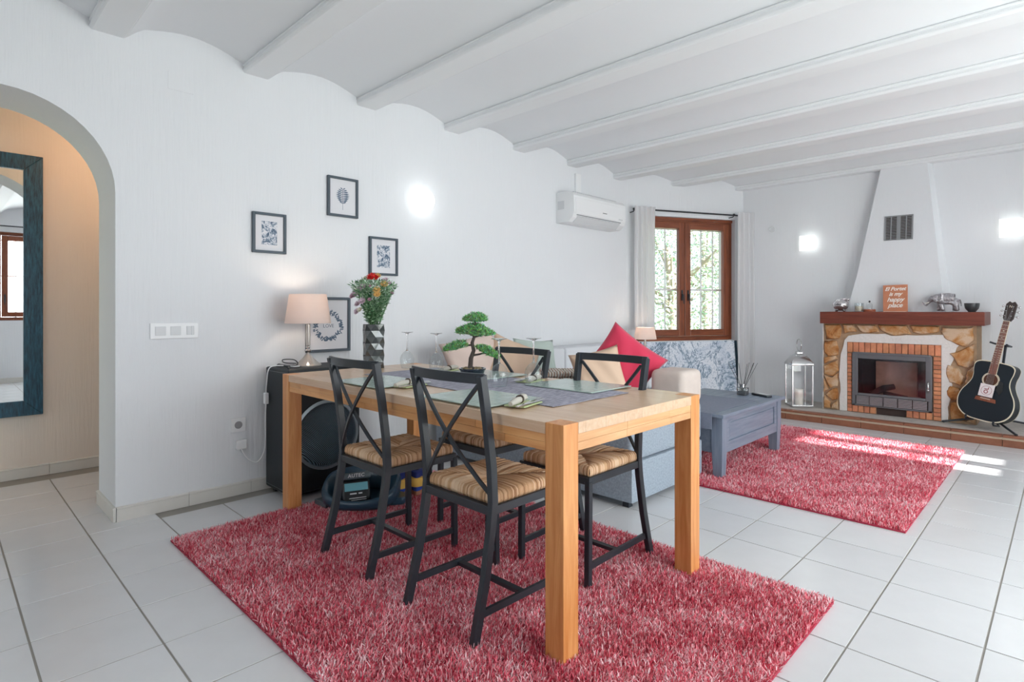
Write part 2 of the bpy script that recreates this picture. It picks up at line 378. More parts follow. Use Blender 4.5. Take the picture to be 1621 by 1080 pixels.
# ---- baseboards of ceramic pieces
def skirt(name, p0, p1, nrm, h=.075, L=.33, th=.012):
    p0 = Vector(p0); p1 = Vector(p1); n = Vector(nrm); d = (p1-p0); tot = d.length; d.normalize()
    root = struct(thing(name, None, None, p0)); OFF[root] = Vector(p0)
    ns = max(1, round(tot/L)); l = tot/ns
    for k in range(ns):
        a = p0+d*(k*l+.001); b = p0+d*((k+1)*l-.001)
        prof = [(0,0),(th,0),(th,h-.012),(th+.003,h-.009),(th+.003,h-.004),(th-.004,h),(0,h)]
        vs = [tuple(q + n*u + Vector((0,0,z))) for q in (a, b) for (u, z) in prof]; m = len(prof)
        mb = MB().add(vs, [tuple(range(m)), tuple(reversed(range(m,2*m)))] + [(i,(i+1)%m,m+(i+1)%m,m+i) for i in range(m)])
        mb.build('skirting_tile', M_skirt, root)
skirt('baseboard_left', (.668, WY, 0), (5.40, WY, 0), (0,-1,0))
skirt('baseboard_arch', (.665, WY-.012, 0), (.665, 3.93, 0), (-1,0,0), L=.21)
skirt('baseboard_hall', (-1.2, HY, 0), (1.25, HY, 0), (0,-1,0))
skirt('baseboard_corner', WA+WD*.02, WA+WD*1.5, WN)
skirt('baseboard_right', (RX, RY, 0), (1.4, RY, 0), (0,1,0))

# ---- windows
def make_window(name, M, w, z0, z1, depth, bars=4, handle=True, hbar=1.33):
    """local x across 0..w, y outward, z up; M places it"""
    root = struct(bpy.data.objects.new(name, None)); COL.objects.link(root); OFF[root] = Vector((0,0,0)); root.matrix_world = M
    fw = .05; y0, y1 = depth, depth+.06
    MB().box(0,fw,y0,y1,z0,z1).box(w-fw,w,y0,y1,z0,z1).build('window_frame', M_brown, root, bevel=.004)
    MB().box(fw,w-fw,y0,y1,z1-fw,z1).box(fw,w-fw,y0,y1,z0,z0+fw).box(-.01,w+.01,y0-.015,y0,z1-.03,z1+.0).box(fw,w-fw,y0-.02,y0,z0,z0+.035).build('head_and_sill', M_brownh, root, bevel=.004)
    mid = w/2
    for sgn, a, b in ((-1, fw, mid), (1, mid, w-fw)):
        sw = .075; ys0, ys1 = y0-.018, y0+.03
        a2, b2 = a+.003, b-.003; za, zb = z0+fw+.003, z1-fw-.003
        sash = MB().box(a2,a2+sw,ys0,ys1,za,zb).box(b2-sw,b2,ys0,ys1,za,zb).build('sash', M_brown, root, bevel=.005)
        MB().box(a2+sw,b2-sw,ys0,ys1,za,za+sw).box(a2+sw,b2-sw,ys0,ys1,zb-sw,zb).build('sash_rail', M_brownh, sash, bevel=.005)
        MB().box(a2+sw-.006,b2-sw+.006,ys0+.02,ys0+.024,za+sw-.006,zb-sw+.006).build('pane', M_pane, sash)
        if handle:
            hx = b2-sw*.5 if sgn < 0 else a2+sw*.5
            h = MB().box(hx-.009,hx+.009,ys0-.008,ys0,1.2,1.32).tube([(hx,ys0-.008,1.27),(hx,ys0-.03,1.27),(hx,ys0-.034,1.25),(hx+.004,ys0-.034,1.16)],[.007,.007,.007,.005],8)
            h.build('handle', M_iron, sash, smooth=True)
    gr = MB(); gy = y1+.08
    n = bars*2
    for k in range(1, n): gr.box(w*k/n-.006, w*k/n+.006, gy-.006, gy+.006, z0, z1)
    gr.box(0, w, gy-.004, gy+.004, hbar-.01, hbar+.01).box(0, w, gy-.004, gy+.004, z1-.12, z1-.105).box(0,w,gy-.004,gy+.004,z0+.1,z0+.115)
    gr.build('security_grille', M_white, root)
    return root
make_window('window_1', MW @ Matrix.Translation((WS0,0,0)), WS1-WS0, WZ0, WZ1, .06)
MR = Matrix.Translation((0, RY, 0)) @ Matrix.Rotation(math.pi, 4, 'Z')
make_window('window_2', Matrix.Translation((1.25, RY, 0)) @ Matrix.Rotation(math.pi, 4, 'Z'), 1.05, .93, 2.25, .06, 3, True, 1.6)
make_window('added_fill_window', Matrix.Translation((RX, .8, 0)) @ Matrix.Rotation(math.pi/2, 4, 'Z'), 1.2, .95, 2.15, .06, 3, True, 1.6)  # unseen window added to go with the rear fill
make_window('window_3', Matrix.Translation((5.5, RY, 0)) @ Matrix.Rotation(math.pi, 4, 'Z'), .8, 1.08, 2.12, .06, 2, True, 1.6)
# terrace door (outside the view, lets the daylight in)
dr = struct(thing('door_1', None, None, (1.45, RY-.1, 0))); OFF[dr] = Vector((1.45, RY-.1, 0))
MB().box(1.45,1.52,RY-.14,RY-.08,0,2.18).box(3.98,4.05,RY-.14,RY-.08,0,2.18).box(1.52,3.98,RY-.14,RY-.08,2.11,2.18).box(2.71,2.79,RY-.14,RY-.08,0,2.11).build('door_frame', M_brown, dr)
for a in (1.52, 2.79): box('pane', M_pane, a, a+1.19, RY-.115, RY-.111, .02, 2.11, dr)
# outside: unseen roof slab added to keep sun off the terrace door, ground, garden wall
M_ground = mat('terrace_paving', rgb(196,186,170), .9, var=.1)
M_lawn = mat('garden_ground', rgb(120,128,84), .95, var=.3)
struct(box('ground_outside', M_lawn, -14, 26, -16, 22, -.35, -.13))
struct(box('sun_blocking_roof', M_white, -2, 4.45, -6.3, RY-.25, 2.5, 2.62))
# rod above the mirror-side window
rod2 = wthing('rear_curtain_rod', 'dark curtain rod over the window seen in the hall mirror', 'curtain rod', (.7, RY+.06, 2.33))
MB().tube([(-.1,RY+.06,2.33),(1.5,RY+.06,2.33)], .009, 8).build('rod', M_iron, rod2, smooth=True)
for a_ in (-.02, 1.4): MB().box(a_,a_+.02,RY,RY+.07,2.32,2.34).build('bracket', M_iron, rod2)

# ================================================================== FIREPLACE
M_conc = mat('hearth_cement', rgb(190,184,178), .85, bump=.6, bscale=(60,60,60), var=.12, vscale=20)
M_nose = tone_mat('hearth_edge_tile', rgb(140,90,68), .06, .5, .2, var=.15)
M_strip = mat('cream_tile_strip', rgb(206,184,160), .6)
M_render = mat('white_mortar', rgb(222,218,214), .85, bump=.7, bscale=(45,45,45), dist=.01)
M_stone = tone_mat('sandstone', rgb(190,148,106), .16, .85, .9, (45,45,45), hue=.010, var=.34, vscale=16)
M_joint = mat('stone_joint', rgb(168,140,112), .9, bump=.5, bscale=(60,60,60), var=.15, vscale=20)
M_brick = tone_mat('red_brick', rgb(206,136,102), .14, .85, .5, (70,70,70), hue=.006, var=.2)
M_cast = mat('cast_iron', rgb(112,114,118), .45, .35, bump=.25, bscale=(80,80,80))
M_soot = mat('sooty_firebox', rgb(62,48,44), .9, var=.3)
M_fire = mat('firebrick', rgb(226,190,172), .9, bump=.5, bscale=(50,50,50), var=.2, vscale=9)
M_ash = mat('ash', rgb(226,206,198), .95, bump=.8, bscale=(60,60,60), dist=.01, var=.25, vscale=30)
HX, HZ = 5.99, .088
hearth = wthing('hearth_step', 'long low cement hearth step with brown tiled edge under the fireplace', 'hearth', (6.4, 1.0, 0))
box('slab', M_conc, HX+.035, BX, RY, 2.80, 0, HZ-.004, hearth)
yy = RY; k = 0
while yy < 2.8:
    y2 = min(yy+.33, 2.84)
    box('edge_tile', M_nose, HX, HX+.034, yy+.0015, y2-.0015, 0, HZ-.032, hearth, bevel=.003)
    box('nosing_tile', M_nose, HX-.006, HX+.075, yy+.0015, y2-.0015, HZ-.014, HZ+.004, hearth, bevel=.003)
    yy += .33
MB().box(HX+.001,HX+.033,RY,2.82,HZ-.031,HZ-.024).box(HX+.001,HX+.033,RY,2.82,HZ-.021,HZ-.015).build('cream_strip', M_strip, hearth)
fp = wthing('fireplace', 'stone-faced fireplace with brick-edged glass-fronted stove under a dark timber mantel', 'fireplace', (6.6, 1.18, HZ))
FX = 6.385
FY0, FY1, FZ1 = .575, 1.79, .955
# masonry body with a hole for the insert
iy0, iy1, iz0, iz1 = .885, 1.53, .155, .668
z0 = HZ-.002
MB().box(FX,BX,FY0,iy0,z0,FZ1).box(FX,BX,iy1,FY1,z0,FZ1).box(FX,BX,iy0,iy1,iz1,FZ1).box(FX,BX,iy0,iy1,z0,iz0).build('masonry_body', M_joint, fp)
# white mortar band (slightly irregular edge)
rnd = random.Random(3)
def wob(p, q, n, amp):
    out = []
    for k in range(n):
        u = k/n; out.append((p[0]+(q[0]-p[0])*u+rnd.uniform(-amp,amp), p[1]+(q[1]-p[1])*u+rnd.uniform(-amp,amp)))
    return out
outer = wob((1.645,z0),(1.635,.62),8,.008)+wob((1.63,.64),(1.58,.84),4,.01)+wob((1.57,.845),(.82,.865),12,.012)+wob((.80,.86),(.70,.80),3,.01)+wob((.69,.79),(.745,.6),4,.012)+wob((.745,.6),(.77,z0+.02),8,.014)
byl, byr, bzt = 1.575, .82, .775
mb = MB()
outer = [(a, max(b, z0)) for a, b in outer] + [(.775, z0)]
# as quads between outer outline and the inner rectangle
inner = []
for (a, b) in outer:
    if a > byl and b < bzt: inner.append((byl, b))
    elif a < byr and b < bzt: inner.append((byr, b))
    else: inner.append((min(max(a, byr), byl), bzt))
no = len(outer)
vs = [(FX-.012, a, b) for a, b in outer] + [(FX-.012, a, b) for a, b in inner] + [(FX, a, b) for a, b in outer]
mb.add(vs, [(k, k+1, no+k+1, no+k) for k in range(no-1)] + [(k, 2*no+k, 2*no+k+1, k+1) for k in range(no-1)])
mb.build('mortar_band', M_render, fp)
def brick(y0, y1, z0, z1, px=FX-.016):
    j = .0028; q = rnd.uniform(-.002, .002)
    return MB().box(px+q, FX+.02, y0+j, y1-j, z0+j, z1-j).build('brick', M_brick, fp, bevel=.003, seg=1)
nb = 15; bw = (byl-byr)/nb
for k in range(nb): brick(byr+k*bw, byr+(k+1)*bw, iz1+.004, bzt)
nc = 15; ch = (iz1-z0)/nc
for k in range(nc):
    brick(iy1+.002, byl, z0+k*ch, z0+(k+1)*ch); brick(byr, iy0-.004, z0+k*ch, z0+(k+1)*ch)
for k in range(4): brick(iy1-(k+1)*.05, iy1-k*.05, z0, iz0)
for k in range(4): brick(iy0+k*.05, iy0+(k+1)*.05, z0, iz0)
box('ash_gap', M_soot, FX-.004, FX+.01, iy0+.205, iy1-.205, z0, iz0, fp)
# stones: irregular polygons proud of the face
def stone(pts, ctr=None):
    c = (sum(p[0] for p in pts)/len(pts), sum(p[1] for p in pts)/len(pts)); n0 = len(pts); P = []
    for i in range(n0):
        a, b = pts[i], pts[(i+1)%n0]
        for u in (0, .33, .66):
            P.append((a[0]+(b[0]-a[0])*u+rnd.uniform(-.006,.006), a[1]+(b[1]-a[1])*u+rnd.uniform(-.006,.006)))
    n = len(P); vs = []; ring = [(1.0, 0.006), (.97, -.012), (.86, -.022), (.45, -.026)]
    for s, dx in ring:
        for p in P: vs.append((FX+dx-(rnd.uniform(0,.004) if s < 1 else 0), c[0]+(p[0]-c[0])*s, c[1]+(p[1]-c[1])*s))
    vs.append((FX-.026, c[0], c[1]))
    fs = [(i*n+k, i*n+(k+1)%n, (i+1)*n+(k+1)%n, (i+1)*n+k) for i in range(3) for k in range(n)] + [(3*n+k, 3*n+(k+1)%n, 4*n) for k in range(n)]
    vs = [(v[0], min(max(v[1], FY0+.004), FY1-.004), v[2]) for v in vs]
    MB().add(vs, fs).build('stone', M_stone, fp, smooth=35)
ST = [[(1.78,.945),(1.64,.95),(1.625,.88),(1.65,.80),(1.765,.79)], [(1.615,.945),(1.52,.945),(1.49,.88),(1.6,.86)], [(1.50,.945),(1.33,.945),(1.30,.88),(1.42,.865),(1.47,.89)],
      [(1.315,.945),(1.08,.945),(1.05,.87),(1.17,.85),(1.27,.88)], [(1.06,.945),(.84,.945),(.835,.895),(.93,.87),(1.03,.88)],
      [(.815,.94),(.60,.94),(.59,.82),(.66,.765),(.79,.82),(.82,.88)],
      [(1.78,.775),(1.67,.785),(1.655,.70),(1.66,.64),(1.75,.62),(1.785,.66)], [(1.78,.61),(1.68,.63),(1.665,.60),(1.785,.545)],
      [(1.785,.53),(1.66,.585),(1.655,.48),(1.70,.42),(1.785,.44)], [(1.785,.425),(1.71,.41),(1.655,.46),(1.66,.33),(1.73,.30)], [(1.785,.40),(1.745,.29),(1.785,.25)],
      [(1.72,.29),(1.66,.31),(1.66,.20),(1.71,.17),(1.77,.235)], [(1.785,.22),(1.72,.155),(1.73,.10),(1.785,.10)], [(1.70,.155),(1.66,.18),(1.66,.10),(1.71,.10)],
      [(.655,.755),(.59,.80),(.585,.63),(.63,.57),(.70,.60),(.76,.70)], [(.78,.60),(.70,.58),(.65,.50),(.68,.42),(.76,.44),(.79,.52)],
      [(.635,.55),(.585,.61),(.585,.42),(.665,.41),(.645,.49)], [(.765,.42),(.69,.40),(.65,.30),(.75,.28),(.785,.36)],
      [(.66,.39),(.585,.40),(.585,.25),(.64,.27)], [(.76,.265),(.65,.285),(.60,.20),(.66,.105),(.76,.11)], [(.635,.25),(.585,.235),(.585,.10),(.645,.10),(.59,.19)]]
for p in ST: stone(p)
# plaster coping on the left edge and side
box('side_plaster', M_render, FX-.004, BX, FY1, FY1+.012, z0, FZ1, fp)
# the stove insert
ins = box('firebox', M_soot, 6.72, 6.73, iy0, iy1, iz0, iz1, fp)
MB().box(FX,6.72,iy0,iy0+.008,iz0,iz1).box(FX,6.72,iy1-.008,iy1,iz0,iz1).box(FX,6.72,iy0+.008,iy1-.008,iz1-.008,iz1).box(FX,6.72,iy0+.008,iy1-.008,iz0,iz0+.06).build('firebox_lining', M_soot, ins)
box('firebrick_back', M_fire, 6.66, 6.70, iy0+.16, iy1-.14, iz0+.06, iz1-.09, ins, bevel=.004)
# ash bed with charred lumps
mb = MB(); 
for k in range(26):
    r_ = rnd.uniform(.015,.04); mb.ell((rnd.uniform(6.48,6.62), rnd.uniform(.93,1.45), iz0+.07+rnd.uniform(0,.02)), (r_*1.3, r_*1.5, r_*.7), 8, 5)
mb.build('ash_bed', M_ash, ins, smooth=True)
log = MB().tube([(6.52,1.40,.26),(6.56,1.30,.32),(6.60,1.22,.34)],[.028,.03,.026],10).tube([(6.5,1.1,.25),(6.58,1.3,.27)],.022,8)
log.build('charred_log', M_soot, ins, smooth=True)
fx = FX-.03
door = MB().box(fx,fx+.03,iy0+.002,iy0+.05,iz0+.10,iz1).box(fx,fx+.03,iy1-.05,iy1-.002,iz0+.10,iz1).box(fx,fx+.03,iy0+.05,iy1-.05,iz1-.05,iz1).box(fx,fx+.03,iy0+.05,iy1-.05,iz0+.10,iz0+.125)
door = door.build('stove_door', M_cast, fp, bevel=.005)
M_sglass = glass_mat('smoky_stove_glass', (.86,.80,.78,1), .08, .90)
MB().box(fx+.012,fx+.016,iy0+.045,iy1-.045,iz0+.12,iz1-.045).build('pane', M_sglass, door)
MB().tube([(fx-.004,iy0+.028,.34),(fx-.02,iy0+.028,.35),(fx-.02,iy0+.028,.42),(fx-.004,iy0+.028,.43)],.006,8).ell((fx-.02,iy0+.028,.36),(.012,.012,.012)).build('handle', M_chrome, door, smooth=True)
MB().box(fx-.012,fx+.02,iy0+.01,iy1-.01,iz1-.008,iz1+.012).build('smoke_baffle_lip', M_cast, door, bevel=.004)
gr = MB().box(fx,fx+.03,iy0+.002,iy1-.002,iz0,iz0+.014).box(fx,fx+.03,iy0+.002,iy0+.03,iz0,iz0+.1).box(fx,fx+.03,iy1-.03,iy1-.002,iz0,iz0+.1)
gr = gr.build('air_grille', M_cast, fp, bevel=.002)
box('grille_back', M_soot, fx+.018, fx+.03, iy0+.03, iy1-.03, iz0+.014, iz0+.1, gr)
M_slat = mat('polished_iron', rgb(178,180,184), .35, .5)
for k in range(6):
    zz = iz0+.019+k*.0138; mb = MB()
    for q in range(5):
        w_ = (iy1-iy0-.07)/5; a = iy0+.035+q*w_
        off = -.012 if q in (2,3) else 0
        mb.add([(fx+off,a+.004,zz),(fx+off,a+w_-.004,zz),(fx+.010,a+w_-.004,zz+.002),(fx+.010,a+.004,zz+.002),(fx+off,a+.004,zz+.007),(fx+off,a+w_-.004,zz+.007),(fx+.010,a+w_-.004,zz+.009),(fx+.010,a+.004,zz+.009)],
               [(0,1,2,3),(7,6,5,4),(0,4,5,1),(1,5,6,2),(3,2,6,7),(0,3,7,4)])
    mb.build('slat', M_slat, gr)
mant = box('mantel_beam', M_mantel, 6.30, BX, .513, 1.803, .956, 1.074, fp, bevel=.004)
# chimney hood
hood = MB()
def hoodring(z, xf, a, b): return [(BX, a, z), (xf, a+.03, z), (xf, b-.03, z), (BX, b, z)]
rr = [hoodring(1.072, 6.585, .79, 1.66), hoodring(1.45, 6.62, .835, 1.575), hoodring(2.52, 6.71, .945, 1.385)]
hood.add([p for q in rr for p in q], [(4*i+k, 4*i+k+1, 4*i+5+k, 4*i+4+k) for i in range(2) for k in range(3)])
hood.build('chimney_hood', M_wall, fp, recalc=False)
# vent
vent = wthing('air_vent', 'square grey metal louvred vent on the white chimney hood', 'vent', (6.66, 1.19, 1.77))
Mv = Matrix.Translation((6.668, 1.195, 1.90)) @ Matrix.Rotation(R(4.8), 4, 'Y') @ Matrix.Rotation(R(0.5),4,'X')
vw, vh = .118, .122
MB().box(-.012,0,-vw,vw,-vh,vh).build('vent_back', M_soot, vent, M=Mv)
MB().box(-.02,-.006,-vw,-vw+.012,-vh,vh).box(-.02,-.006,vw-.012,vw,-vh,vh).box(-.02,-.006,-.016,.016,-vh,vh).box(-.019,-.006,-vw,vw,-vh,-vh+.008).box(-.019,-.006,-vw,vw,vh-.008,vh).box(-.02,-.006,-.068,-.058,-vh,vh).box(-.02,-.006,.058,.068,-vh,vh).build('vent_frame', mat('vent_grey', rgb(150,152,154), .5, .3), vent, M=Mv)
mv = MB()
for k in range(15):
    zz = -vh+.014+k*.0152
    mv.add([(-.018,-vw,zz),(-.018,vw,zz),(-.010,vw,zz+.008),(-.010,-vw,zz+.008),(-.018,-vw,zz+.002),(-.018,vw,zz+.002),(-.010,vw,zz+.010),(-.010,-vw,zz+.010)],[(0,1,2,3),(7,6,5,4),(0,4,5,1),(3,2,6,7)])
mv.build('louvre', mat('louvre_grey', rgb(168,170,172), .5, .3), vent, M=Mv)

# ---- sconces on the back wall
M_frost = mat('lit_frosted_glass', rgb(240,244,240), .5, emit=(.95,1,.97,1), es=1.1)
M_bulb = mat('lit_bulb_spot', rgb(255,255,250), .5, emit=(1,1,.96,1), es=4)
def sconce(y, z, label):
    s = wthing('wall_sconce', label, 'wall lamp', (BX, y, z), 'square wall lamps beside the chimney')
    box('mount', M_chrome, BX-.03, BX, y-.03, y+.03, z-.03, z+.03, s)
    box('glass_shade', M_frost, BX-.075, BX-.067, y-.078, y+.078, z-.082, z+.082, s, bevel=.003)
    MB().ell((BX-.052, y, z+.01), (.012,.04,.05), 12, 8).build('bulb', M_bulb, s, smooth=True)
    MB().box(BX-.067,BX-.03,y-.01,y+.01,z-.075,z-.065).build('clip', M_chrome, s)
    l = bpy.data.lights.new('sconce_light', 'POINT'); l.energy = .9; l.color = (.9,1,.97); l.shadow_soft_size = .03
    lo = bpy.data.objects.new('sconce_light', l); COL.objects.link(lo); lo.location = (BX-.10, y, z)
sconce(2.055, 1.825, 'lit square frosted glass wall lamp left of the chimney hood')
sconce(.37, 1.826, 'lit square frosted glass wall lamp at the right edge, above the guitar')
# ---- round opal wall lamp
rl = wthing('round_wall_lamp', 'lit round opal glass wall lamp on the left wall right of the pictures', 'wall lamp', (2.605, WY, 1.922))
MX = Matrix.Translation((2.605, WY, 1.922)) @ Matrix.Rotation(R(90), 4, 'X')
MB().lathe([(.075,0),(.078,.02)], 28).build('base_ring', M_chrome, rl, M=MX)
MB().lathe([(.088,.018),(.09,.04),(.08,.065),(.055,.082),(.025,.09),(.0,.092)], 28).build('opal_glass', mat('lit_opal_glass', rgb(250,252,250), .3, emit=(1,1,.98,1), es=2.6), rl, smooth=80, M=MX)
l = bpy.data.lights.new('round_lamp_light', 'POINT'); l.energy = .25; l.color = (.93,1,.98); l.shadow_soft_size = .05
lo = bpy.data.objects.new('round_lamp_light', l); COL.objects.link(lo); lo.location = (2.605, WY-.16, 1.922)

# ================================================================== LEFT WALL THINGS
M_paper = mat('print_paper', rgb(222,222,226), .6)
def print_mat(name, kind):
    t = NT(name); m = t.map((1,1,1)); ink = rgb(70,92,116); pap = rgb(221,221,226)
    n1 = t.noise(m, 34, 4, .7, 1.5)
    t.link(t.ramp(n1, [(.43,ink),(.5,rgb(150,165,182)),(.56,pap)]), 'Base Color'); t.b.inputs['Roughness'].default_value = .6; return t.m
M_ink = print_mat('botanical_ink', 0)
M_line = mat('blue_ink', rgb(84,104,126), .6)
def picture(x0, x1, z0, z1, label, kind):
    cx, cz = (x0+x1)/2, (z0+z1)/2
    p = wthing('picture_frame', label, 'picture', (cx, WY, z0), 'framed botanical prints on the left wall')
    f = .016 if kind != 'wreath' else .018; y = WY-.022
    MB().box(x0,x0+f,y,WY-.001,z0,z1).box(x1-f,x1,y,WY-.001,z0,z1).box(x0+f,x1-f,y,WY-.001,z1-f,z1).box(x0+f,x1-f,y,WY-.001,z0,z0+f).build('frame', M_frame, p, bevel=.002)
    pr = box('print', M_paper, x0+f, x1-f, WY-.010, WY-.002, z0+f, z1-f, p)
    w, h = (x1-x0), (z1-z0); yy = WY-.0105
    if kind == 'rect':
        nx, nz = 3, 4; mb = MB(); rw, rh = w*.23, h*.29; n = 10
        for i in range(n):
            for j in range(n+4):
                a = cx-rw+2*rw*i/n; b = cz-rh+2*rh*j/(n+4)
                mb.add([(a,yy,b),(a+2*rw/n,yy,b),(a+2*rw/n,yy,b+2*rh/(n+4)),(a,yy,b+2*rh/(n+4))],[(0,1,2,3)])
        mb.build('artwork', M_ink, pr)
    elif kind == 'leaf':
        mb = MB(); H = h*.2
        for sgn in (-1, 1):
            for k in range(9):
                u = k/8; zz = cz - H*.8 + 1.75*H*u; L = w*.24*math.sin(math.pi*(.12+.8*u))**.7; dz = H*.35
                mb.add([(cx,yy,zz),(cx+sgn*L*.55,yy,zz+dz*.40-.0045),(cx+sgn*L*.95,yy,zz+dz*.62),(cx+sgn*L*.6,yy,zz+dz*.55+.0035),(cx,yy,zz+.0035)],[(0,1,2,3,4)])
        mb.add([(cx-.0012,yy,cz-H*1.6),(cx+.0012,yy,cz-H*1.6),(cx+.0012,yy,cz+H),(cx-.0012,yy,cz+H)],[(0,1,2,3)])
        mb.build('leaf_drawing', M_line, pr)
    else:
        mb = MB(); q = random.Random(5)
        for k in range(170):
            a = q.uniform(0, 2*math.pi); rr_ = w*.25*(1+q.uniform(-.16,.2)); L = .022; b = a+q.uniform(-1.1,1.1)
            c = Vector((cx+rr_*math.cos(a), yy-q.uniform(0,.0006), cz-.01+rr_*math.sin(a))); d = Vector((math.cos(b),0,math.sin(b)))*L; s = Vector((-math.sin(b),0,math.cos(b)))*L*.22
            mb.add([c, c+d*.5+s, c+d, c+d*.5-s], [(0,1,2,3)])
        mb.build('wreath_drawing', M_line, pr)
        MT = Matrix.Translation((cx, yy-.0004, cz-.01)) @ Matrix.Rotation(R(90),4,'X')
        text('print_lettering', 'LOVE', .032, MT, M_line, pr, 0, .0002)
picture(1.350, 1.556, 1.443, 1.69, 'small grey-framed print of a rectangle of ink foliage, leftmost picture', 'rect')
picture(1.835, 2.060, 1.723, 1.99, 'small grey-framed print of a single monstera leaf, highest picture on the wall', 'leaf')
picture(2.150, 2.385, 1.341, 1.613, 'small grey-framed foliage print directly above the flower vase', 'rect')
picture(1.687, 2.000, .817, 1.179, 'larger grey-framed leaf wreath print partly behind the table lamp', 'wreath')
# switches
sw = wthing('light_switch', 'white triple light switch plate on the wall beside the arch', 'switch', (.937, WY, .934))
box('plate', M_white, .819, 1.054, WY-.009, WY, .938, 1.024, sw, bevel=.003)
for a, b in ((.842,.893), (.915,.966)): box('rocker', M_whiteg, a, b, WY-.013, WY-.008, .957, 1.006, sw, bevel=.002)
for a, b in ((.995,1.012), (1.016,1.033)): box('rocker', M_whiteg, a, b, WY-.013, WY-.008, .957, 1.006, sw, bevel=.002)
ol = wthing('power_socket', 'white power socket low on the left wall beside the black speaker', 'socket', (1.271, WY, .37))
box('plate', M_white, 1.229, 1.314, WY-.009, WY, .372, .457, ol, bevel=.003)
MB().lathe([(.021,-.001),(.022,.002),(.018,.002),(.017,.0006),(.0,.0006)], 24).build('socket_ring', mat('socket_shadow_grey', rgb(150,150,152), .5), ol, smooth=True, M=Matrix.Translation((1.271, WY-.009, .414)) @ Matrix.Rotation(R(90),4,'X'))
pg = wthing('cable_plug', 'white plug and cable hanging below the wall socket', 'plug', (1.285, WY, .30))
MB().box(1.255,1.315,WY-.03,WY-.002,.27,.325).build('plug_body', M_white, pg, bevel=.006)

# air conditioner
ac = wthing('air_conditioner', 'white wall-mounted air conditioner high on the left wall beside the curtain', 'air conditioner', (4.64, WY, 1.915))
ax0, ax1 = 4.20, 5.07
prof = [(WY,1.925),(WY,2.215),(WY-.10,2.222),(WY-.185,2.205),(WY-.215,2.17),(WY-.22,2.02),(WY-.20,1.965),(WY-.15,1.925)]
MB().prism(prof, ax0, ax1, 'x').build('casing', M_white, ac, smooth=30, bevel=.006)
MB().prism([(WY-.213,2.155),(WY-.221,2.15),(WY-.226,2.03),(WY-.218,2.0),(WY-.212,2.0)], ax0+.02, ax1-.02, 'x').build('front_panel', M_white, ac, bevel=.002)
M_dark = mat('dark_slot', rgb(60,62,66), .6)
fl = MB().prism([(WY-.206,1.982),(WY-.212,1.975),(WY-.160,1.922),(WY-.152,1.926)], ax0+.06, ax1-.10, 'x').build('air_flap', M_whiteg, ac)
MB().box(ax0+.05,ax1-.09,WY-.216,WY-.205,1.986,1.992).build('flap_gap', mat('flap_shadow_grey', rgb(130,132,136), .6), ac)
MB().box(ax0-.001,ax0+.004,WY-.10,WY-.02,2.05,2.13).build('side_grille', M_whiteg, ac)
MB().box(ax1-.14,ax1-.07,WY-.225,WY-.219,2.012,2.024).build('display', M_whiteg, ac)
MB().box(ax0+.45,ax0+.52,WY-.2265,WY-.2245,2.046,2.052).build('badge', M_dark, ac)
mb = MB()
for k in range(24): mb.box(ax0+.06+k*.03, ax0+.08+k*.03, WY-.17, WY-.05, 2.2, 2.219)
mb.build('top_vent_rib', M_whiteg, ac)
cdt = box('cable_conduit', M_white, 4.48, 4.56, WY-.025, WY, 2.215, 2.45, bevel=.004); tag(cdt, 'short white conduit rising from the top of the air conditioner to the ceiling', 'conduit')

# curtain rod and curtains (window wall local frame)
def wl(s, o, z): return MW @ Vector((s, -o, z))
rod = wthing('curtain_rod', 'thin dark metal curtain rod above the timber window', 'curtain rod', tuple(wl(.8, .09, 2.2)))
MB().tube([wl(.03,.09,2.206), wl(1.71,.09,2.197)], .009, 10).build('rod', M_iron, rod, smooth=True)
for s_ in (.045, 1.36): MB().tube([wl(s_,.0,2.18), wl(s_,.07,2.18), wl(s_,.09,2.2)], .006, 6).ell(tuple(wl(s_,.09,2.203)), (.016,.016,.016), 8, 6).build('bracket', M_iron, rod, smooth=True)
def curtain(name, s0, s1, z0, z1, folds, amp, label, seed, flare=1.0):
    q = random.Random(seed); ns, nz = folds*10, 14; ph = [q.uniform(-.5,.5) for _ in range(folds+2)]
    vs = []; fs = []
    for j in range(nz+1):
        v = j/nz; z = z0+(z1-z0)*v
        for i in range(ns+1):
            u = i/ns; s_ = s0+(s1-s0)*(.5+(u-.5)*(flare+(1-flare)*v)); k = u*folds
            w_ = math.sin(2*math.pi*k+ph[int(k)]*.8+(1-v)*.5*math.sin(k*3)); vs.append(tuple(wl(s_, .118+amp*w_*(1-.25*v)+.004*math.sin(9*v+k), z)))
    for j in range(nz):
        for i in range(ns): a = j*(ns+1)+i; fs.append((a, a+1, a+ns+2, a+ns+1))
    root = wthing(name, label, 'curtain', tuple(wl((s0+s1)/2, .09, z0)), 'white curtains at the timber window')
    MB().add(vs, fs).build('cloth', M_curtain, root, smooth=80, recalc=False)
    return root
curtain('curtain', .035, .29, .89, 2.235, 4, .02, 'white curtain bunched at the left of the window, hem above a lampshade', 1)
curtain('curtain', 1.385, 1.655, .05, 2.235, 4, .02, 'white floor-length curtain at the right side of the window', 2)
# loose curtain ring / tieback hook on the back wall
hk = MB().tube([(BX-.005,2.44,2.05),(BX-.03,2.44,2.05)], .006, 6)
hk.tube([(BX-.03, 2.44+.03*math.cos(R(a)), 2.02+.03*math.sin(R(a))) for a in range(0,360,30)], .004, 6, True)
tag(hk.build('tieback_hook', M_whiteg, smooth=True), 'small pale tieback ring on the wall right of the right curtain', 'hook')

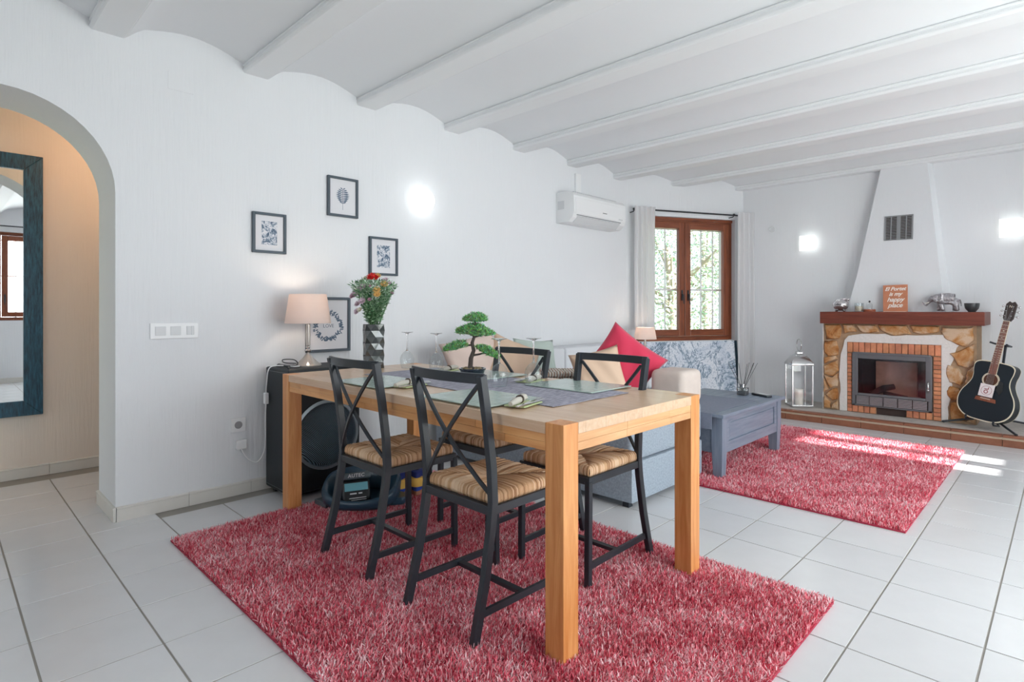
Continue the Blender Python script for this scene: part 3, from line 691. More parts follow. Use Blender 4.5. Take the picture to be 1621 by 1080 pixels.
# hall mirror
mir = wthing('wall_mirror', 'tall mirror in a broad dark teal wooden frame on the hall wall', 'mirror', (-.1, HY, .41))
mx0, mx1, mz0, mz1, fw = -.60, .515, .409, 2.10, .098
M_teal = NT('teal_stained_wood'); f_ = M_teal.noise(M_teal.map((30,30,4)), 3, 5, .7); M_teal.link(M_teal.ramp(f_, [(.35,rgb(14,44,62)),(.7,rgb(46,104,132))]), 'Base Color'); M_teal.b.inputs['Roughness'].default_value = .35; M_teal.bump(f_, .5, .004); M_teal = M_teal.m
yb = HY-.035
for nm, q in (('frame_side', [(mx1-fw,mz0+fw),(mx1,mz0),(mx1,mz1),(mx1-fw,mz1-fw)]), ('frame_side', [(mx0+fw,mz0+fw),(mx0,mz0),(mx0,mz1),(mx0+fw,mz1-fw)]),
              ('frame_rail', [(mx0,mz1),(mx1,mz1),(mx1-fw,mz1-fw),(mx0+fw,mz1-fw)]), ('frame_rail', [(mx0,mz0),(mx1,mz0),(mx1-fw,mz0+fw),(mx0+fw,mz0+fw)])):
    MB().prism(q, yb, HY-.001, 'y').build(nm, M_teal, mir, bevel=.004)
box('glass', M_mirror, mx0+fw-.005, mx1-fw+.005, HY-.018, HY-.012, mz0+fw-.005, mz1-fw+.005, mir)
# ================================================================== RUGS
import numpy as np
def rug(name, x0, x1, y0, y1, h, n, seed, label, L=.0235, holes=()):
    root = wthing(name, label, 'rug', ((x0+x1)/2, (y0+y1)/2, 0))
    MB().box(x0+.006, x1-.006, y0+.006, y1-.006, .001, .008).build('backing', M_rugback, root)
    rng = np.random.default_rng(seed)
    px = rng.uniform(x0+.008, x1-.008, n); py = rng.uniform(y0+.008, y1-.008, n)
    def smooth(fx, fy, a, b): return np.sin(px*fx+a+1.7*np.sin(py*fy*.6+b)) * np.sin(py*fy+b+1.3*np.sin(px*fx*.7+a))
    fld = .45*smooth(9,8,1,2) + .35*smooth(21,19,3,1) + .3*smooth(43,47,.4,5)
    ang = rng.uniform(0, 2*np.pi, n)*.55 + 3.6 + 2.2*fld + rng.normal(0,1.2,n)
    lean = np.clip(.62 + .40*fld + rng.normal(0,.34,n), .05, 1.3)
    Ln = L*rng.uniform(.55, 1.15, n); wd = rng.uniform(.0024, .0046, n)
    dx, dy = np.cos(ang), np.sin(ang); sx, sy = -dy, dx
    rot = rng.uniform(-1.2, 1.2, n); ax = sx*np.cos(rot)+dx*np.sin(rot); ay = sy*np.cos(rot)+dy*np.sin(rot)
    P = np.zeros((n, 6, 3), np.float32); zb = .006
    for k, (u, wk) in enumerate(((0, 1), (.55, .95), (1, .35))):
        out = Ln*np.sin(lean)*u**1.5; up = Ln*(np.cos(lean)*u + .12*u*(1-u)) * 1.0
        cx, cy, cz = px+dx*out, py+dy*out, zb+up
        P[:, 2*k, 0] = cx-ax*wd*wk*.5; P[:, 2*k, 1] = cy-ay*wd*wk*.5; P[:, 2*k, 2] = cz
        P[:, 2*k+1, 0] = cx+ax*wd*wk*.5; P[:, 2*k+1, 1] = cy+ay*wd*wk*.5; P[:, 2*k+1, 2] = cz
    P[:, :, 0] -= (x0+x1)/2; P[:, :, 1] -= (y0+y1)/2
    me = bpy.data.meshes.new('pile'); me.vertices.add(n*6); me.vertices.foreach_set('co', P.ravel())
    base = np.arange(n)[:, None]*6; F = np.concatenate([base+np.array([0,1,3,2]), base+np.array([2,3,5,4])], 1).astype(np.int32).ravel()
    me.loops.add(n*8); me.loops.foreach_set('vertex_index', F); me.polygons.add(n*2)
    me.polygons.foreach_set('loop_start', np.arange(0, n*8, 4, dtype=np.int32)); me.update(calc_edges=True)
    try: me.polygons.foreach_set('loop_total', np.full(n*2, 4, np.int32))
    except Exception: pass
    ca = me.color_attributes.new('Col', 'FLOAT_COLOR', 'POINT')
    dark = np.array(lin((202/255,40/255,72/255))); mid = np.array(lin((246/255,126/255,142/255))); lite = np.array(lin((255/255,228/255,232/255)))
    r_ = np.clip(rng.beta(.75, .8, n)+.22*fld+.02, 0, 1)[:, None]
    c = np.where(r_ < .5, dark+(mid-dark)*r_/.5, mid+(lite-mid)*(r_-.5)/.5)
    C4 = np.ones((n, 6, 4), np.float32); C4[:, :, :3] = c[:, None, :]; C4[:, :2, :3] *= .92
    ca.data.foreach_set('color', C4.ravel()); me.materials.append(M_pile)
    o = bpy.data.objects.new('pile', me); COL.objects.link(o); o.parent = root; o['kind'] = 'stuff'
    return root
rug('shag_rug', .785, 2.36, .62, 3.04, .03, 230000, 1, 'pink-red shaggy rug under the oak dining table')
rug('shag_rug', 3.33, 5.56, .565, 2.35, .03, 150000, 2, 'pink-red shaggy rug under the blue-grey coffee table, near the hearth')

# ================================================================== DINING TABLE
tb = wthing('dining_table', 'oak dining table with thick square legs, set for four', 'table', (1.79, 2.09, 0))
tx0, tx1, ty0, ty1, tz = 1.345, 2.237, 1.098, 3.075, .745
lw = .074; az = .655
# tabletop staves running along the length
ns = 8; w_ = (tx1-tx0)/ns
M_stave = wood('oak_stave_sheen', rgb(204,168,136), rgb(220,192,164), axis='y', rough=.34, st=.05, coat=.15, obj_random=.035)  # paler than the legs: the top's sheen is put into the colour
for k in range(ns):
    a, b = tx0+k*w_, tx0+(k+1)*w_
    ya, yb_ = (ty0+lw, ty1-lw) if k in (0, ns-1) else (ty0, ty1)
    if k in (0, ns-1):
        ex = (a, b)
        MB().box(a+.0002, b-.0002, ty0+lw+.0004, ty1-lw-.0004, .709, tz).build('top_stave', M_stave, tb, bevel=.0008, seg=1)
        # end pieces beside the leg heads
        c0, c1 = (tx0+lw, b) if k == 0 else (a, tx1-lw)
        for (q0, q1) in ((ty0, ty0+lw), (ty1-lw, ty1)): MB().box(c0+.0003, c1-.0003, q0, q1, .709, tz).build('top_stave', M_stave, tb, bevel=.0008, seg=1)
    else: MB().box(a+.0002, b-.0002, ty0, ty1, .709, tz).build('top_stave', M_stave, tb, bevel=.0008, seg=1)
for x in (tx0, tx1-lw):
    for y in (ty0, ty1-lw): MB().box(x, x+lw, y, y+lw, .012, tz+.0004).build('leg', M_tleg, tb, bevel=.0025)
q = random.Random(11)
def lam(parent, p0, p1, z0, z1, fixed, axis, t=.022):     # apron of random-length laminated blocks
    rows = [(z0, z0+(z1-z0)*.5), (z0+(z1-z0)*.5, z1)]
    for (a, b) in rows:
        s = p0
        while s < p1-.001:
            e_ = min(p1, s+q.uniform(.16,.42)); e_ = p1 if p1-e_ < .09 else e_
            m = MB()
            if axis == 'x': m.box(s+.0004, e_-.0004, fixed, fixed+t, a+.0003, b-.0003)
            else: m.box(fixed, fixed+t, s+.0004, e_-.0004, a+.0003, b-.0003)
            m.build('apron_block', M_tapron_lit if axis == 'x' else M_tapron_shaded, parent, bevel=.0006, seg=1); s = e_
lam(tb, tx0+lw, tx1-lw, az, .709, ty0+.002, 'x'); lam(tb, tx0+lw, tx1-lw, az, .709, ty1-.024, 'x')
lam(tb, ty0+lw, ty1-lw, az, .709, tx0+.004, 'y'); lam(tb, ty0+lw, ty1-lw, az, .709, tx1-.026, 'y')

# ================================================================== CHAIRS
def rush_mesh(xb, xf, hw, z):
    """woven seat: cords lying perpendicular to each rail, meeting on the diagonals, wrapped over the rails"""
    v = []; f = []; cols = []
    rndc = random.Random(21)
    cx, cy = (xb+xf)/2, 0; c1 = lin((216/255,176/255,136/255)); c2 = lin((150/255,100/255,64/255)); c3 = lin((240/255,216/255,188/255))
    def cord(pts, col):
        m = MB().tube(pts, .0036, 5); n = len(v); v.extend(m.v); f.extend([tuple(i+n for i in q_) for q_ in m.f]); cols.extend([col]*len(m.v))
    L, Wd = (xf-xb)/2, hw
    N = 50
    for side in range(4):
        for k in range(N):
            u = -1 + (2*k+1)/N      # along rail
            dpt = 1-abs(u)          # how far the cord runs towards the centre
            rr = rndc.random()*.75; cc_ = c2 if rndc.random() < .38 else c3; col = [c1[i]*(1-rr)+cc_[i]*rr for i in range(3)]; jz = rndc.uniform(-.0015,.0015)
            pts = []
            for t_ in (-1, -.5, 0):      # wrap round the rail edge
                pts.append((0, {-1: -.034, -.5: -.022, 0: -.004}[t_], {-1: .006, -.5: -.004, 0: -.001}[t_]))
            P = []
            for (_, dz, inn) in pts: P.append((1.0 - inn*6*0 - (0), dz, inn))
            def place(inw, up):   # inw = distance from rail edge in metres (of half-depth fraction)
                if side == 0: return (xf - inw*L, u*Wd, z+up)
                if side == 1: return (xb + inw*L, u*Wd, z+up)
                if side == 2: return (cx+u*L, Wd - inw*Wd, z+up)
                return (cx+u*L, -Wd + inw*Wd, z+up)
            path = [place(.0, -.036), place(-.022, -.024), place(-.012, -.008), place(.035, .0+jz)]
            steps = max(1, int(dpt*4))
            for s_ in range(1, steps+1):
                w_ = .035+(dpt-.035)*s_/steps
                if w_ <= .04: continue
                path.append(place(w_, .004*math.sin(math.pi*min(1,w_*1.2)) - .010*w_**2 + jz))
            cord(path, col)
    me = bpy.data.meshes.new('rush_seat'); me.from_pydata(v, [], f)
    ca = me.color_attributes.new('Col', 'FLOAT_COLOR', 'POINT')
    ca.data.foreach_set('color', [c for col in cols for c in (*col, 1)]); me.polygons.foreach_set('use_smooth', [True]*len(me.polygons))
    return me
def make_chair(label):
    t_ = thing('dining_chair', label, 'chair', (0,0,0), 0, 'rush-seated dining chairs round the oak table')
    hw = .179
    for s_ in (-1, 1):
        y = s_*hw
        MB().strip([(-.224,y*1.03,.0),(-.172,y*1.015,.2),(-.142,y,.37),(-.134,y,.445),(-.140,y,.56),(-.162,y*1.01,.72),(-.192,y*1.03,.873)], .024, .030).build('rear_leg', M_black, t_, bevel=.002, seg=1, smooth=30)
        MB().bar((.226,y,.0),(.222,y,.415),.024,.024).build('front_leg', M_black, t_, bevel=.002, seg=1)
        MB().bar((-.196,y,.088),(.224,y,.082),.012,.024).ell((.05,y,.086),(.004,.009,.004),6,4).build('side_stretcher', M_black, t_)
    MB().bar((.02,-hw,.084),(.02,hw,.084),.024,.014,(1,0,0)).build('cross_stretcher', M_black, t_)
    MB().box(-.14,.23,-hw-.009,-hw+.007,.402,.432).box(-.14,.23,hw-.007,hw+.009,.402,.432).box(.215,.232,-hw,hw,.402,.432).box(-.150,-.128,-hw,hw,.400,.430).build('seat_frame', M_black, t_, bevel=.0015, seg=1)
    # bowed top rail
    pts = [(-.190-.030*(1-(k/5-1)**2), (k/5-1)*(hw+.012)*1.02, .862) for k in range(11)]
    MB().strip(pts, .034, .010, (0,0,1)).build('top_rail', M_black, t_, smooth=30)
    # crossed back bars, bowed like the rail
    for s_ in (-1, 1):
        p = []
        for k in range(9):
            u = k/8; y = s_*(hw-.012)*(1-2*u); z = .838-.375*u; xb = -.184+.046*u; bow = -.030*(1-(2*u-1)**2)*.9
            p.append((xb+bow+.006*s_, y, z))
        MB().strip(p, .013, .009, (0,0,1)).build('cross_bar', M_black, t_, smooth=30)
    me = rush_mesh(-.128, .214, hw-.004, .468); me.materials.append(M_rush); me.name = 'seat'
    o = bpy.data.objects.new('seat', me); COL.objects.link(o); o.parent = t_
    box('seat_core', M_rushcore, -.122, .208, -hw+.012, hw-.012, .432, .456, t_)
    return t_
M_rushcore = mat('rush_underside', rgb(150,112,76), .9)
ch = make_chair('black metal rush-seated chair nearest the camera, beside the near oak table leg')
ch.location = (1.449, 1.556, .010)
for lab, x, y, rz in (('black metal rush-seated chair left at the table, in front of the speaker', 1.449, 2.187, 0),
                      ('black metal rush-seated chair across the table, its back before the red cushion', 2.020, 1.520, math.pi),
                      ('black metal rush-seated chair across the table, its back behind the wine glasses', 2.045, 2.115, math.pi)):
    c = copy_tree(ch); c['label'] = lab; c.location = (x, y, .010); c.rotation_euler = (0, 0, rz)

# ================================================================== TABLE SETTING
TZ = .7458
t = NT('sandstone_mottled'); n1 = t.noise(t.map((1,1,1)), 9, 5, .65, .6); oi = t.n.new('ShaderNodeObjectInfo'); ad = t.n.new('ShaderNodeMath'); ad.operation = 'MULTIPLY_ADD'; ad.inputs[1].default_value = .22; t.t.links.new(oi.outputs['Random'], ad.inputs[0]); t.t.links.new(n1, ad.inputs[2])
t.link(t.ramp(ad.outputs[0], [(.36,rgb(116,70,38)),(.49,rgb(176,116,62)),(.59,rgb(190,142,94)),(.74,rgb(206,178,150))]), 'Base Color'); t.b.inputs['Roughness'].default_value = .85; t.bump(t.noise(t.map((45,45,45)), 1, 4), .9, .005)
for o in S.objects:
    if o.name.startswith('stone') and o.type == 'MESH': o.data.materials.clear(); o.data.materials.append(t.m)
t = NT('woven_runner'); wv = t.n.new('ShaderNodeTexNoise'); wv.inputs['Scale'].default_value = 1; wv.inputs['Detail'].default_value = 2
t.t.links.new(t.map((130,420,1)), wv.inputs['Vector'])
n2 = t.noise(t.map((30,160,1)), 1, 3); t.link(t.ramp(n2, [(.3,rgb(116,117,132)),(.7,rgb(188,186,200))]), 'Base Color'); t.b.inputs['Roughness'].default_value = .8
t.bump(wv.outputs[0], .6, .002); M_runner = t.m
def cloth_sheet(name, M_, x0, x1, y0, y1, z, parent, rot=0, nx=20, ny=60, amp=.001, th=.0018, skew=0):
    vs = []; fs = []
    for j in range(ny+1):
        for i in range(nx+1):
            x = x0+(x1-x0)*i/nx; y = y0+(y1-y0)*j/ny; vs.append((x+skew*(y-y0), y, z+amp*(1+math.sin(x*31+y*9)*math.sin(y*23))))
    n = len(vs); vs += [(a,b,c+th) for a,b,c in vs]
    for j in range(ny):
        for i in range(nx):
            a = j*(nx+1)+i; fs += [(a+nx+1,a+nx+2,a+1,a), (n+a,n+a+1,n+a+nx+2,n+a+nx+1)]
    for i in range(nx): fs += [(i,i+1,n+i+1,n+i)]; a = ny*(nx+1)+i; fs += [(a+1,a,n+a,n+a+1)]
    for j in range(ny): a = j*(nx+1); fs += [(a+nx+1,a,n+a,n+a+nx+1)]; a += nx; fs += [(a,a+nx+1,n+a+nx+1,n+a)]
    return MB().add(vs, fs).build(name, M_, parent, smooth=40, recalc=False)
tag(cloth_sheet('table_runner', M_runner, 1.565, 2.055, 1.325, 2.72, TZ, None, skew=.05), 'grey-lilac woven runner laid along the middle of the oak dining table', 'table runner')
M_pmat = NT('rippled_green_glass'); M_pmat.b.inputs['Base Color'].default_value = rgb(214,234,226); M_pmat.b.inputs['Roughness'].default_value = .12; M_pmat.b.inputs['Transmission Weight'].default_value = .35
M_pmat.bump(M_pmat.noise(M_pmat.map((26,60,10)), 1.2, 3, .5, .5), .5, .006); M_pmat = M_pmat.m
M_lime = mat('lime_napkin', rgb(204,216,168), .85, bump=.3, bscale=(200,200,200), dist=.001)
M_linen = mat('linen_napkin', rgb(196,192,182), .9, bump=.5, bscale=(120,120,120), dist=.002)
M_ring = mat('napkin_ring_wood', rgb(86,72,60), .6)
M_steel = mat('cutlery_steel', rgb(215,215,215), .15, 1)
def setting(n, mx, my, nx, ny, ang, who, flip):
    m = wthing('place_mat', 'pale green rippled glass place mat %s' % who, 'place mat', (mx, my, TZ), 'green place mats')
    box('mat', M_pmat, mx-.15, mx+.15, my-.19, my+.19, TZ+.0045, TZ+.0095, m, bevel=.002)
    MB().box(mx-.13,mx-.12,my-.17,my-.16,TZ,TZ+.0045).box(mx+.12,mx+.13,my-.17,my-.16,TZ,TZ+.0045).box(mx-.13,mx-.12,my+.16,my+.17,TZ,TZ+.0045).box(mx+.12,mx+.13,my+.16,my+.17,TZ,TZ+.0045).build('foot', M_pmat, m)
    M_ = Matrix.Translation((nx, ny, TZ+.004)) @ Matrix.Rotation(ang, 4, 'Z')
    npk = wthing('paper_napkin', 'folded lime green paper napkin under the cutlery %s' % who, 'napkin', (nx, ny, TZ), 'lime paper napkins')
    MB().box(-.072,.070,-.044,.040,0,.002).box(-.070,.071,-.042,.041,.0022,.0042).build('fold', M_lime, npk, bevel=.0006, seg=1, M=M_)
    z = .0045
    ln = wthing('linen_napkin', 'rolled beige linen napkin in a dark ring %s' % who, 'napkin', (nx, ny, TZ), 'rolled linen napkins')
    pts = [(-.10,-.004,z+.010),(-.05,.004,z+.013),(0,.012,z+.012),(.04,.026,z+.014),(.075,.034,z+.012)]
    MB().tube(pts, [.008,.013,.011,.015,.009], 10).tube([(-.07,.012,z+.010),(0,.020,z+.012),(.05,.012,z+.012)], [.006,.010,.005], 8).build('roll', M_linen, ln, smooth=True, M=M_)
    MB().tube([(-.002+.014*math.sin(R(a))*.3, .014+.016*math.cos(R(a)), z+.013+.016*math.sin(R(a))*.8) for a in range(0,360,30)], .004, 6, True).build('napkin_ring', M_ring, ln, smooth=True, M=M_)
    fk = wthing('fork', 'steel table fork on the lime napkin %s' % who, 'fork', (nx, ny, TZ), 'forks of the place settings')
    z2 = z+.002
    mb = MB().strip([(-.08,-.022,z2+.001),(-.03,-.021,z2+.002),(.03,-.018,z2+.004),(.06,-.016,z2+.003)], .006, .002, (0,1,0))
    for k in range(4): mb.strip([(.06,-.016+(k-1.5)*.0035,z2+.003),(.085,-.014+(k-1.5)*.0055,z2+.001),(.115,-.012+(k-1.5)*.0055,z2+.006)], .0022, .0015, (0,1,0))
    mb.box(.056,.078,-.025,-.006,z2+.001,z2+.0025).build('fork_body', M_steel, fk, M=M_)
    kn = wthing('table_knife', 'steel table knife beside the fork %s' % who, 'knife', (nx, ny, TZ), 'knives of the place settings')
    MB().strip([(-.11,-.036,z2+.003),(-.02,-.037,z2+.003)], .011, .005, (0,1,0)).build('handle', M_steel, kn, bevel=.001, M=M_)
    MB().add([(-.02,-.045,z2+.003),(.07,-.047,z2+.003),(.095,-.042,z2+.003),(.10,-.034,z2+.003),(-.02,-.031,z2+.003),(-.02,-.045,z2+.0045),(.07,-.047,z2+.0045),(.095,-.042,z2+.0045),(.10,-.034,z2+.0045),(-.02,-.031,z2+.0045)],
             [(0,1,2,3,4),(9,8,7,6,5)]+[(i,5+i,5+(i+1)%5,(i+1)%5) for i in range(5)]).build('blade', M_steel, kn, M=M_)
setting(0, 1.515, 1.66, 1.525, 1.435, R(14), 'before the chair nearest the camera', 1)
setting(1, 1.515, 2.36, 1.530, 2.150, R(12), 'before the left chair by the speaker', 1)
setting(2, 2.060, 1.60, 2.035, 1.865, R(192), 'across the table, before the red cushion', 1)
setting(3, 2.060, 2.24, 2.045, 2.52, R(190), 'across the table, behind the bonsai', 1)
def wine(x, y, rz, label, first=None):
    if first is None:
        w = thing('wine_glass', label, 'glass', (0,0,0), 0, 'upturned wine glasses on the table')
        # upside down: rim at z=0, foot on top
        outer = [(.034,0),(.039,.02),(.0425,.045),(.042,.058),(.035,.078),(.022,.094),(.010,.102)]
        inner = [(.0088,.1005),(.020,.0928),(.0335,.077),(.0405,.058),(.041,.045),(.0378,.02),(.0330,0)]
        MB().lathe(outer+[(.0,.1035)]+[], 28).build('bowl', M_wine, w, smooth=80)
        MB().lathe([(.008,.102),(.0045,.110),(.0035,.14),(.0038,.185),(.006,.203),(.012,.209)], 12).build('stem', M_glass, w, smooth=80)
        MB().lathe([(.010,.207),(.018,.2105),(.035,.2145),(.0355,.2160),(.0,.2155)], 28).build('foot', M_glass, w, smooth=50)
    else: w = copy_tree(first); w['label'] = label
    w.location = (x, y, TZ+.001); return w
g0 = wine(2.00, 2.84, 0, 'upturned wine glass nearest the flower vase')
wine(2.02, 2.585, 0, 'upturned wine glass left of the bonsai, second from the vase', g0)
wine(1.80, 1.845, 0, 'upturned wine glass just right of the bonsai', g0).location.z += .004
wine(1.945, 1.765, 0, 'upturned wine glass farthest right, in front of the chair back', g0).location.z += .004

# vase with bouquet
vx, vy = 1.86, 2.985
vs_ = wthing('flower_vase', 'dark smoky faceted glass vase of mixed flowers on the table end', 'vase', (vx, vy, TZ))
M_smoke = NT('smoky_faceted_glass'); M_smoke.b.inputs['Base Color'].default_value = rgb(88,92,92); M_smoke.b.inputs['Roughness'].default_value = .12; M_smoke.b.inputs['Metallic'].default_value = .35; M_smoke.b.inputs['Coat Weight'].default_value = .6; M_smoke = M_smoke.m
mb = MB(); nseg = 8; rows = 7; vs = []; fs = []
for j in range(rows+1):
    rr_ = .056 + .004*(j % 2) + .003*j/rows
    for k in range(nseg):
        a = 2*math.pi*(k+.5*(j % 2))/nseg; rr2 = rr_*(1.13 if (k+j) % 2 else 1.0); vs.append((vx+rr2*math.cos(a), vy+rr2*math.sin(a), TZ+.001+.262*j/rows))
for j in range(rows):
    for k in range(nseg):
        a, b = j*nseg+k, j*nseg+(k+1)%nseg; c, d = a+nseg, (j+1)*nseg+(k+1)%nseg
        if j % 2 == 0: fs += [(a,b,c), (b,d,c)]
        else: fs += [(a,b,d), (a,d,c)]
fs.append(tuple(reversed(range(nseg))))
mb.add(vs, fs).build('vase_body', M_smoke, vs_)
M_green = attr_mat('foliage_green', .6, .3)
def leafmesh(name, items, parent, colfn, seed=1):
    """items: list of (pos, dir, length, width)"""
    q = random.Random(seed); v = []; f = []; cc = []
    for (p, d, L, w) in items:
        p = Vector(p); d = Vector(d).normalized(); up = Vector((q.uniform(-1,1), q.uniform(-1,1), q.uniform(.2,1))); s = d.cross(up)
        if s.length < .1: s = d.cross(Vector((1,0,0)))
        s.normalize(); nrm = s.cross(d); n = len(v)
        v += [p, p+d*L*.45+s*w*.5-nrm*L*.05, p+d*L+nrm*-L*.12, p+d*L*.45-s*w*.5-nrm*L*.05]; f.append((n,n+1,n+2,n+3)); c = colfn(q); cc += [c]*4
    off = OFF.get(parent, Vector((0,0,0)))
    me = bpy.data.meshes.new(name); me.from_pydata([tuple(a-off) for a in v], [], f)
    ca = me.color_attributes.new('Col', 'FLOAT_COLOR', 'POINT'); ca.data.foreach_set('color', [x for c in cc for x in (*c, 1)]); me.materials.append(M_green)
    o = bpy.data.objects.new(name, me); COL.objects.link(o); o.parent = parent; OFF[o] = off; return o
q = random.Random(9); items = []; stems = MB()
top = TZ+.262
def cone_pt(u, rad):
    a = q.uniform(0, 2*math.pi); r_ = rad*math.sqrt(q.random()); return r_*math.cos(a), r_*math.sin(a)
for k in range(60):
    u = q.uniform(.25, 1); hx, hy = cone_pt(u, .135*u); hz = top+.27*u+q.uniform(-.01,.02)-(hx*hx+hy*hy)*2
    stems.tube([(vx+hx*.1, vy+hy*.1, top-.10), (vx+hx*.35, vy+hy*.35, top+.03), (vx+hx, vy+hy, hz)], .0016, 5)
    for j in range(26):
        s_ = q.uniform(.2, 1); c = Vector((vx+hx*s_, vy+hy*s_, top+(hz-top)*s_))
        items.append((c, (q.uniform(-1,1), q.uniform(-1,1), q.uniform(-.3,1.2)), q.uniform(.012,.032), q.uniform(.004,.009)))
for k in range(2600):
    u = q.random()**.75; rad = (.030+.105*u**1.1)*math.sqrt(q.random()); a = q.uniform(0, 6.283); c = Vector((vx+rad*math.cos(a), vy+rad*math.sin(a), top+.005+.235*u+.035*(1-(rad/.135)**2)*u))
    items.append((c, (math.cos(a)+q.uniform(-.8,.8), math.sin(a)+q.uniform(-.8,.8), q.uniform(-.2,1.3)), q.uniform(.014,.034), q.uniform(.004,.010)))
stems.build('stem', mat('stem_green', rgb(76,120,70), .6), vs_, smooth=True)
def gcol(q): r_ = q.random(); a = lin((44/255,108/255,62/255)); b = lin((176/255,208/255,170/255)); return [a[i]+(b[i]-a[i])*r_ for i in range(3)]
o = leafmesh('foliage', items, vs_, gcol); o['kind'] = 'stuff'
def flower(c, r_, M_, name, n=11, layers=3, flat=.5):
    mb = MB(); c = Vector(c); ax_ = (c-Vector((vx,vy,TZ+.30))); ax_ = (ax_.normalized()+Vector((-.62,-.60,.25))*1.3).normalized(); Q = ax_.to_track_quat('Z','Y').to_matrix(); c0_ = c; c = Vector((0,0,0))
    for l_ in range(layers):
        for k in range(n):
            a = 2*math.pi*(k+.5*l_)/n + q.uniform(-.1,.1); el = .15+.38*l_; L = r_*(1-.2*l_)
            d = Vector((math.cos(a)*math.cos(el), math.sin(a)*math.cos(el), math.sin(el))); s = Vector((-math.sin(a), math.cos(a), 0)); w = L*.42
            nn = d.cross(s)
            mb.add([c, c+d*L*.5+s*w*.5-nn*.002, c+d*L+Vector((0,0,.003)), c+d*L*.5-s*w*.5-nn*.002], [(0,1,2,3)])
    mb.ell(tuple(c+Vector((0,0,r_*.15))), (r_*.22,)*3, 8, 5)
    mb.v = [tuple(c0_ + Q @ Vector(p)) for p in mb.v]
    return mb.build(name, M_, vs_, smooth=60, recalc=False)
Mred = mat('red_petal', rgb(222,36,32), .6); Mora = mat('apricot_petal', rgb(240,196,120), .6); Mpink = mat('pale_pink_petal', rgb(228,202,214), .6); Mwh = mat('cream_petal', rgb(232,226,206), .6); Mmag = mat('mauve_petal', rgb(196,150,170), .6)
# view-space-free positions: x,y offsets around the vase (camera looks along +x+y)
def fp_(lat, up, fwd=0): return (vx + .70*lat - .71*fwd, vy - .714*lat - .70*fwd, TZ+up)
for (lat, up, fwd, r_, M_, nm) in ((-.004,.545,.03,.036,Mred,'red_flower'), (.018,.54,.05,.030,Mred,'red_flower'), (.030,.55,.03,.026,Mora,'apricot_flower'), (.074,.50,.05,.028,Mora,'apricot_flower'),
        (.042,.465,.10,.028,Mora,'apricot_flower'), (.044,.440,.10,.026,Mora,'apricot_flower'), (-.045,.485,.08,.026,Mpink,'pink_flower'), (-.105,.44,.03,.034,Mpink,'pink_flower'), (-.118,.43,.04,.022,Mmag,'mauve_flower'),
        (-.085,.465,.02,.028,Mpink,'pink_flower'), (-.048,.40,.08,.026,Mpink,'pink_flower'), (-.09,.385,.02,.026,Mpink,'pink_flower'), (-.095,.34,.02,.026,Mpink,'pink_flower'), (-.07,.35,.05,.02,Mwh,'cream_flower'), (-.03,.535,.02,.022,Mwh,'cream_flower'),
        (.07,.53,.0,.022,Mpink,'pink_flower'), (.092,.51,.0,.018,Mpink,'pink_flower'), (.11,.45,.0,.014,Mmag,'mauve_flower'), (.0,.41,.1,.014,Mmag,'mauve_flower'), (-.05,.54,.0,.02,Mwh,'cream_flower'), (-.075,.52,.0,.018,Mwh,'cream_flower'), (.005,.49,.1,.012,Mmag,'mauve_flower')):
    flower(fp_(lat, up, fwd), r_, M_, nm)

# bonsai
bx_, by_ = 1.955, 2.20
bz = wthing('bonsai_tree', 'small artificial bonsai with cloud-shaped foliage in a dark blue pot', 'bonsai', (bx_, by_, TZ))
BT = TZ+.004
MB().lathe([(.048,0),(.052,.004),(.066,.036),(.070,.040),(.070,.046),(.062,.046),(.058,.038),(0,.036)], 28, (bx_,by_,BT), sx=1, sy=1).build('pot', mat('blue_black_glaze', rgb(22,36,52), .2, coat=.5), bz, smooth=35)
mb = MB()
for k in range(60):
    a = q.uniform(0,6.28); r_ = .052*math.sqrt(q.random()); s_ = q.uniform(.004,.009); mb.ell((bx_+r_*math.cos(a), by_+r_*math.sin(a), BT+.043+q.uniform(0,.004)), (s_,s_,s_*.7), 6, 4)
mb.build('pebble', mat('moss_pebbles', rgb(150,134,104), .9, var=.3, vscale=60), bz, smooth=True)['kind'] = 'stuff'
def bp(lat, up, fwd=0): return Vector((bx_ + .70*lat - .714*fwd, by_ - .714*lat - .70*fwd, TZ+up))
M_bark = mat('bark', rgb(84,76,72), .9, bump=.8, bscale=(80,80,30), dist=.004)
tr_ = [bp(-.012,.045), bp(-.008,.10), bp(.006,.14), bp(-.002,.18), bp(.012,.22), bp(.018,.26), bp(.010,.31)]
mb = MB().tube(tr_, [.013,.012,.010,.009,.007,.005,.003], 9)
mb.tube([bp(0,.115), bp(.03,.12), bp(.075,.13)], [.006,.005,.003], 7).tube([bp(0,.17), bp(-.04,.165), bp(-.085,.165)], [.006,.004,.003], 7).tube([bp(.012,.21), bp(-.03,.235)], [.004,.003], 6).tube([bp(.015,.21), bp(.06,.225)], [.004,.003], 6)
for a in (0, 2, 4): mb.tube([bp(-.012,.06), bp(-.012+.022*math.cos(a), .044, .022*math.sin(a))], [.010,.005], 6)
mb.build('trunk', M_bark, bz, smooth=True)
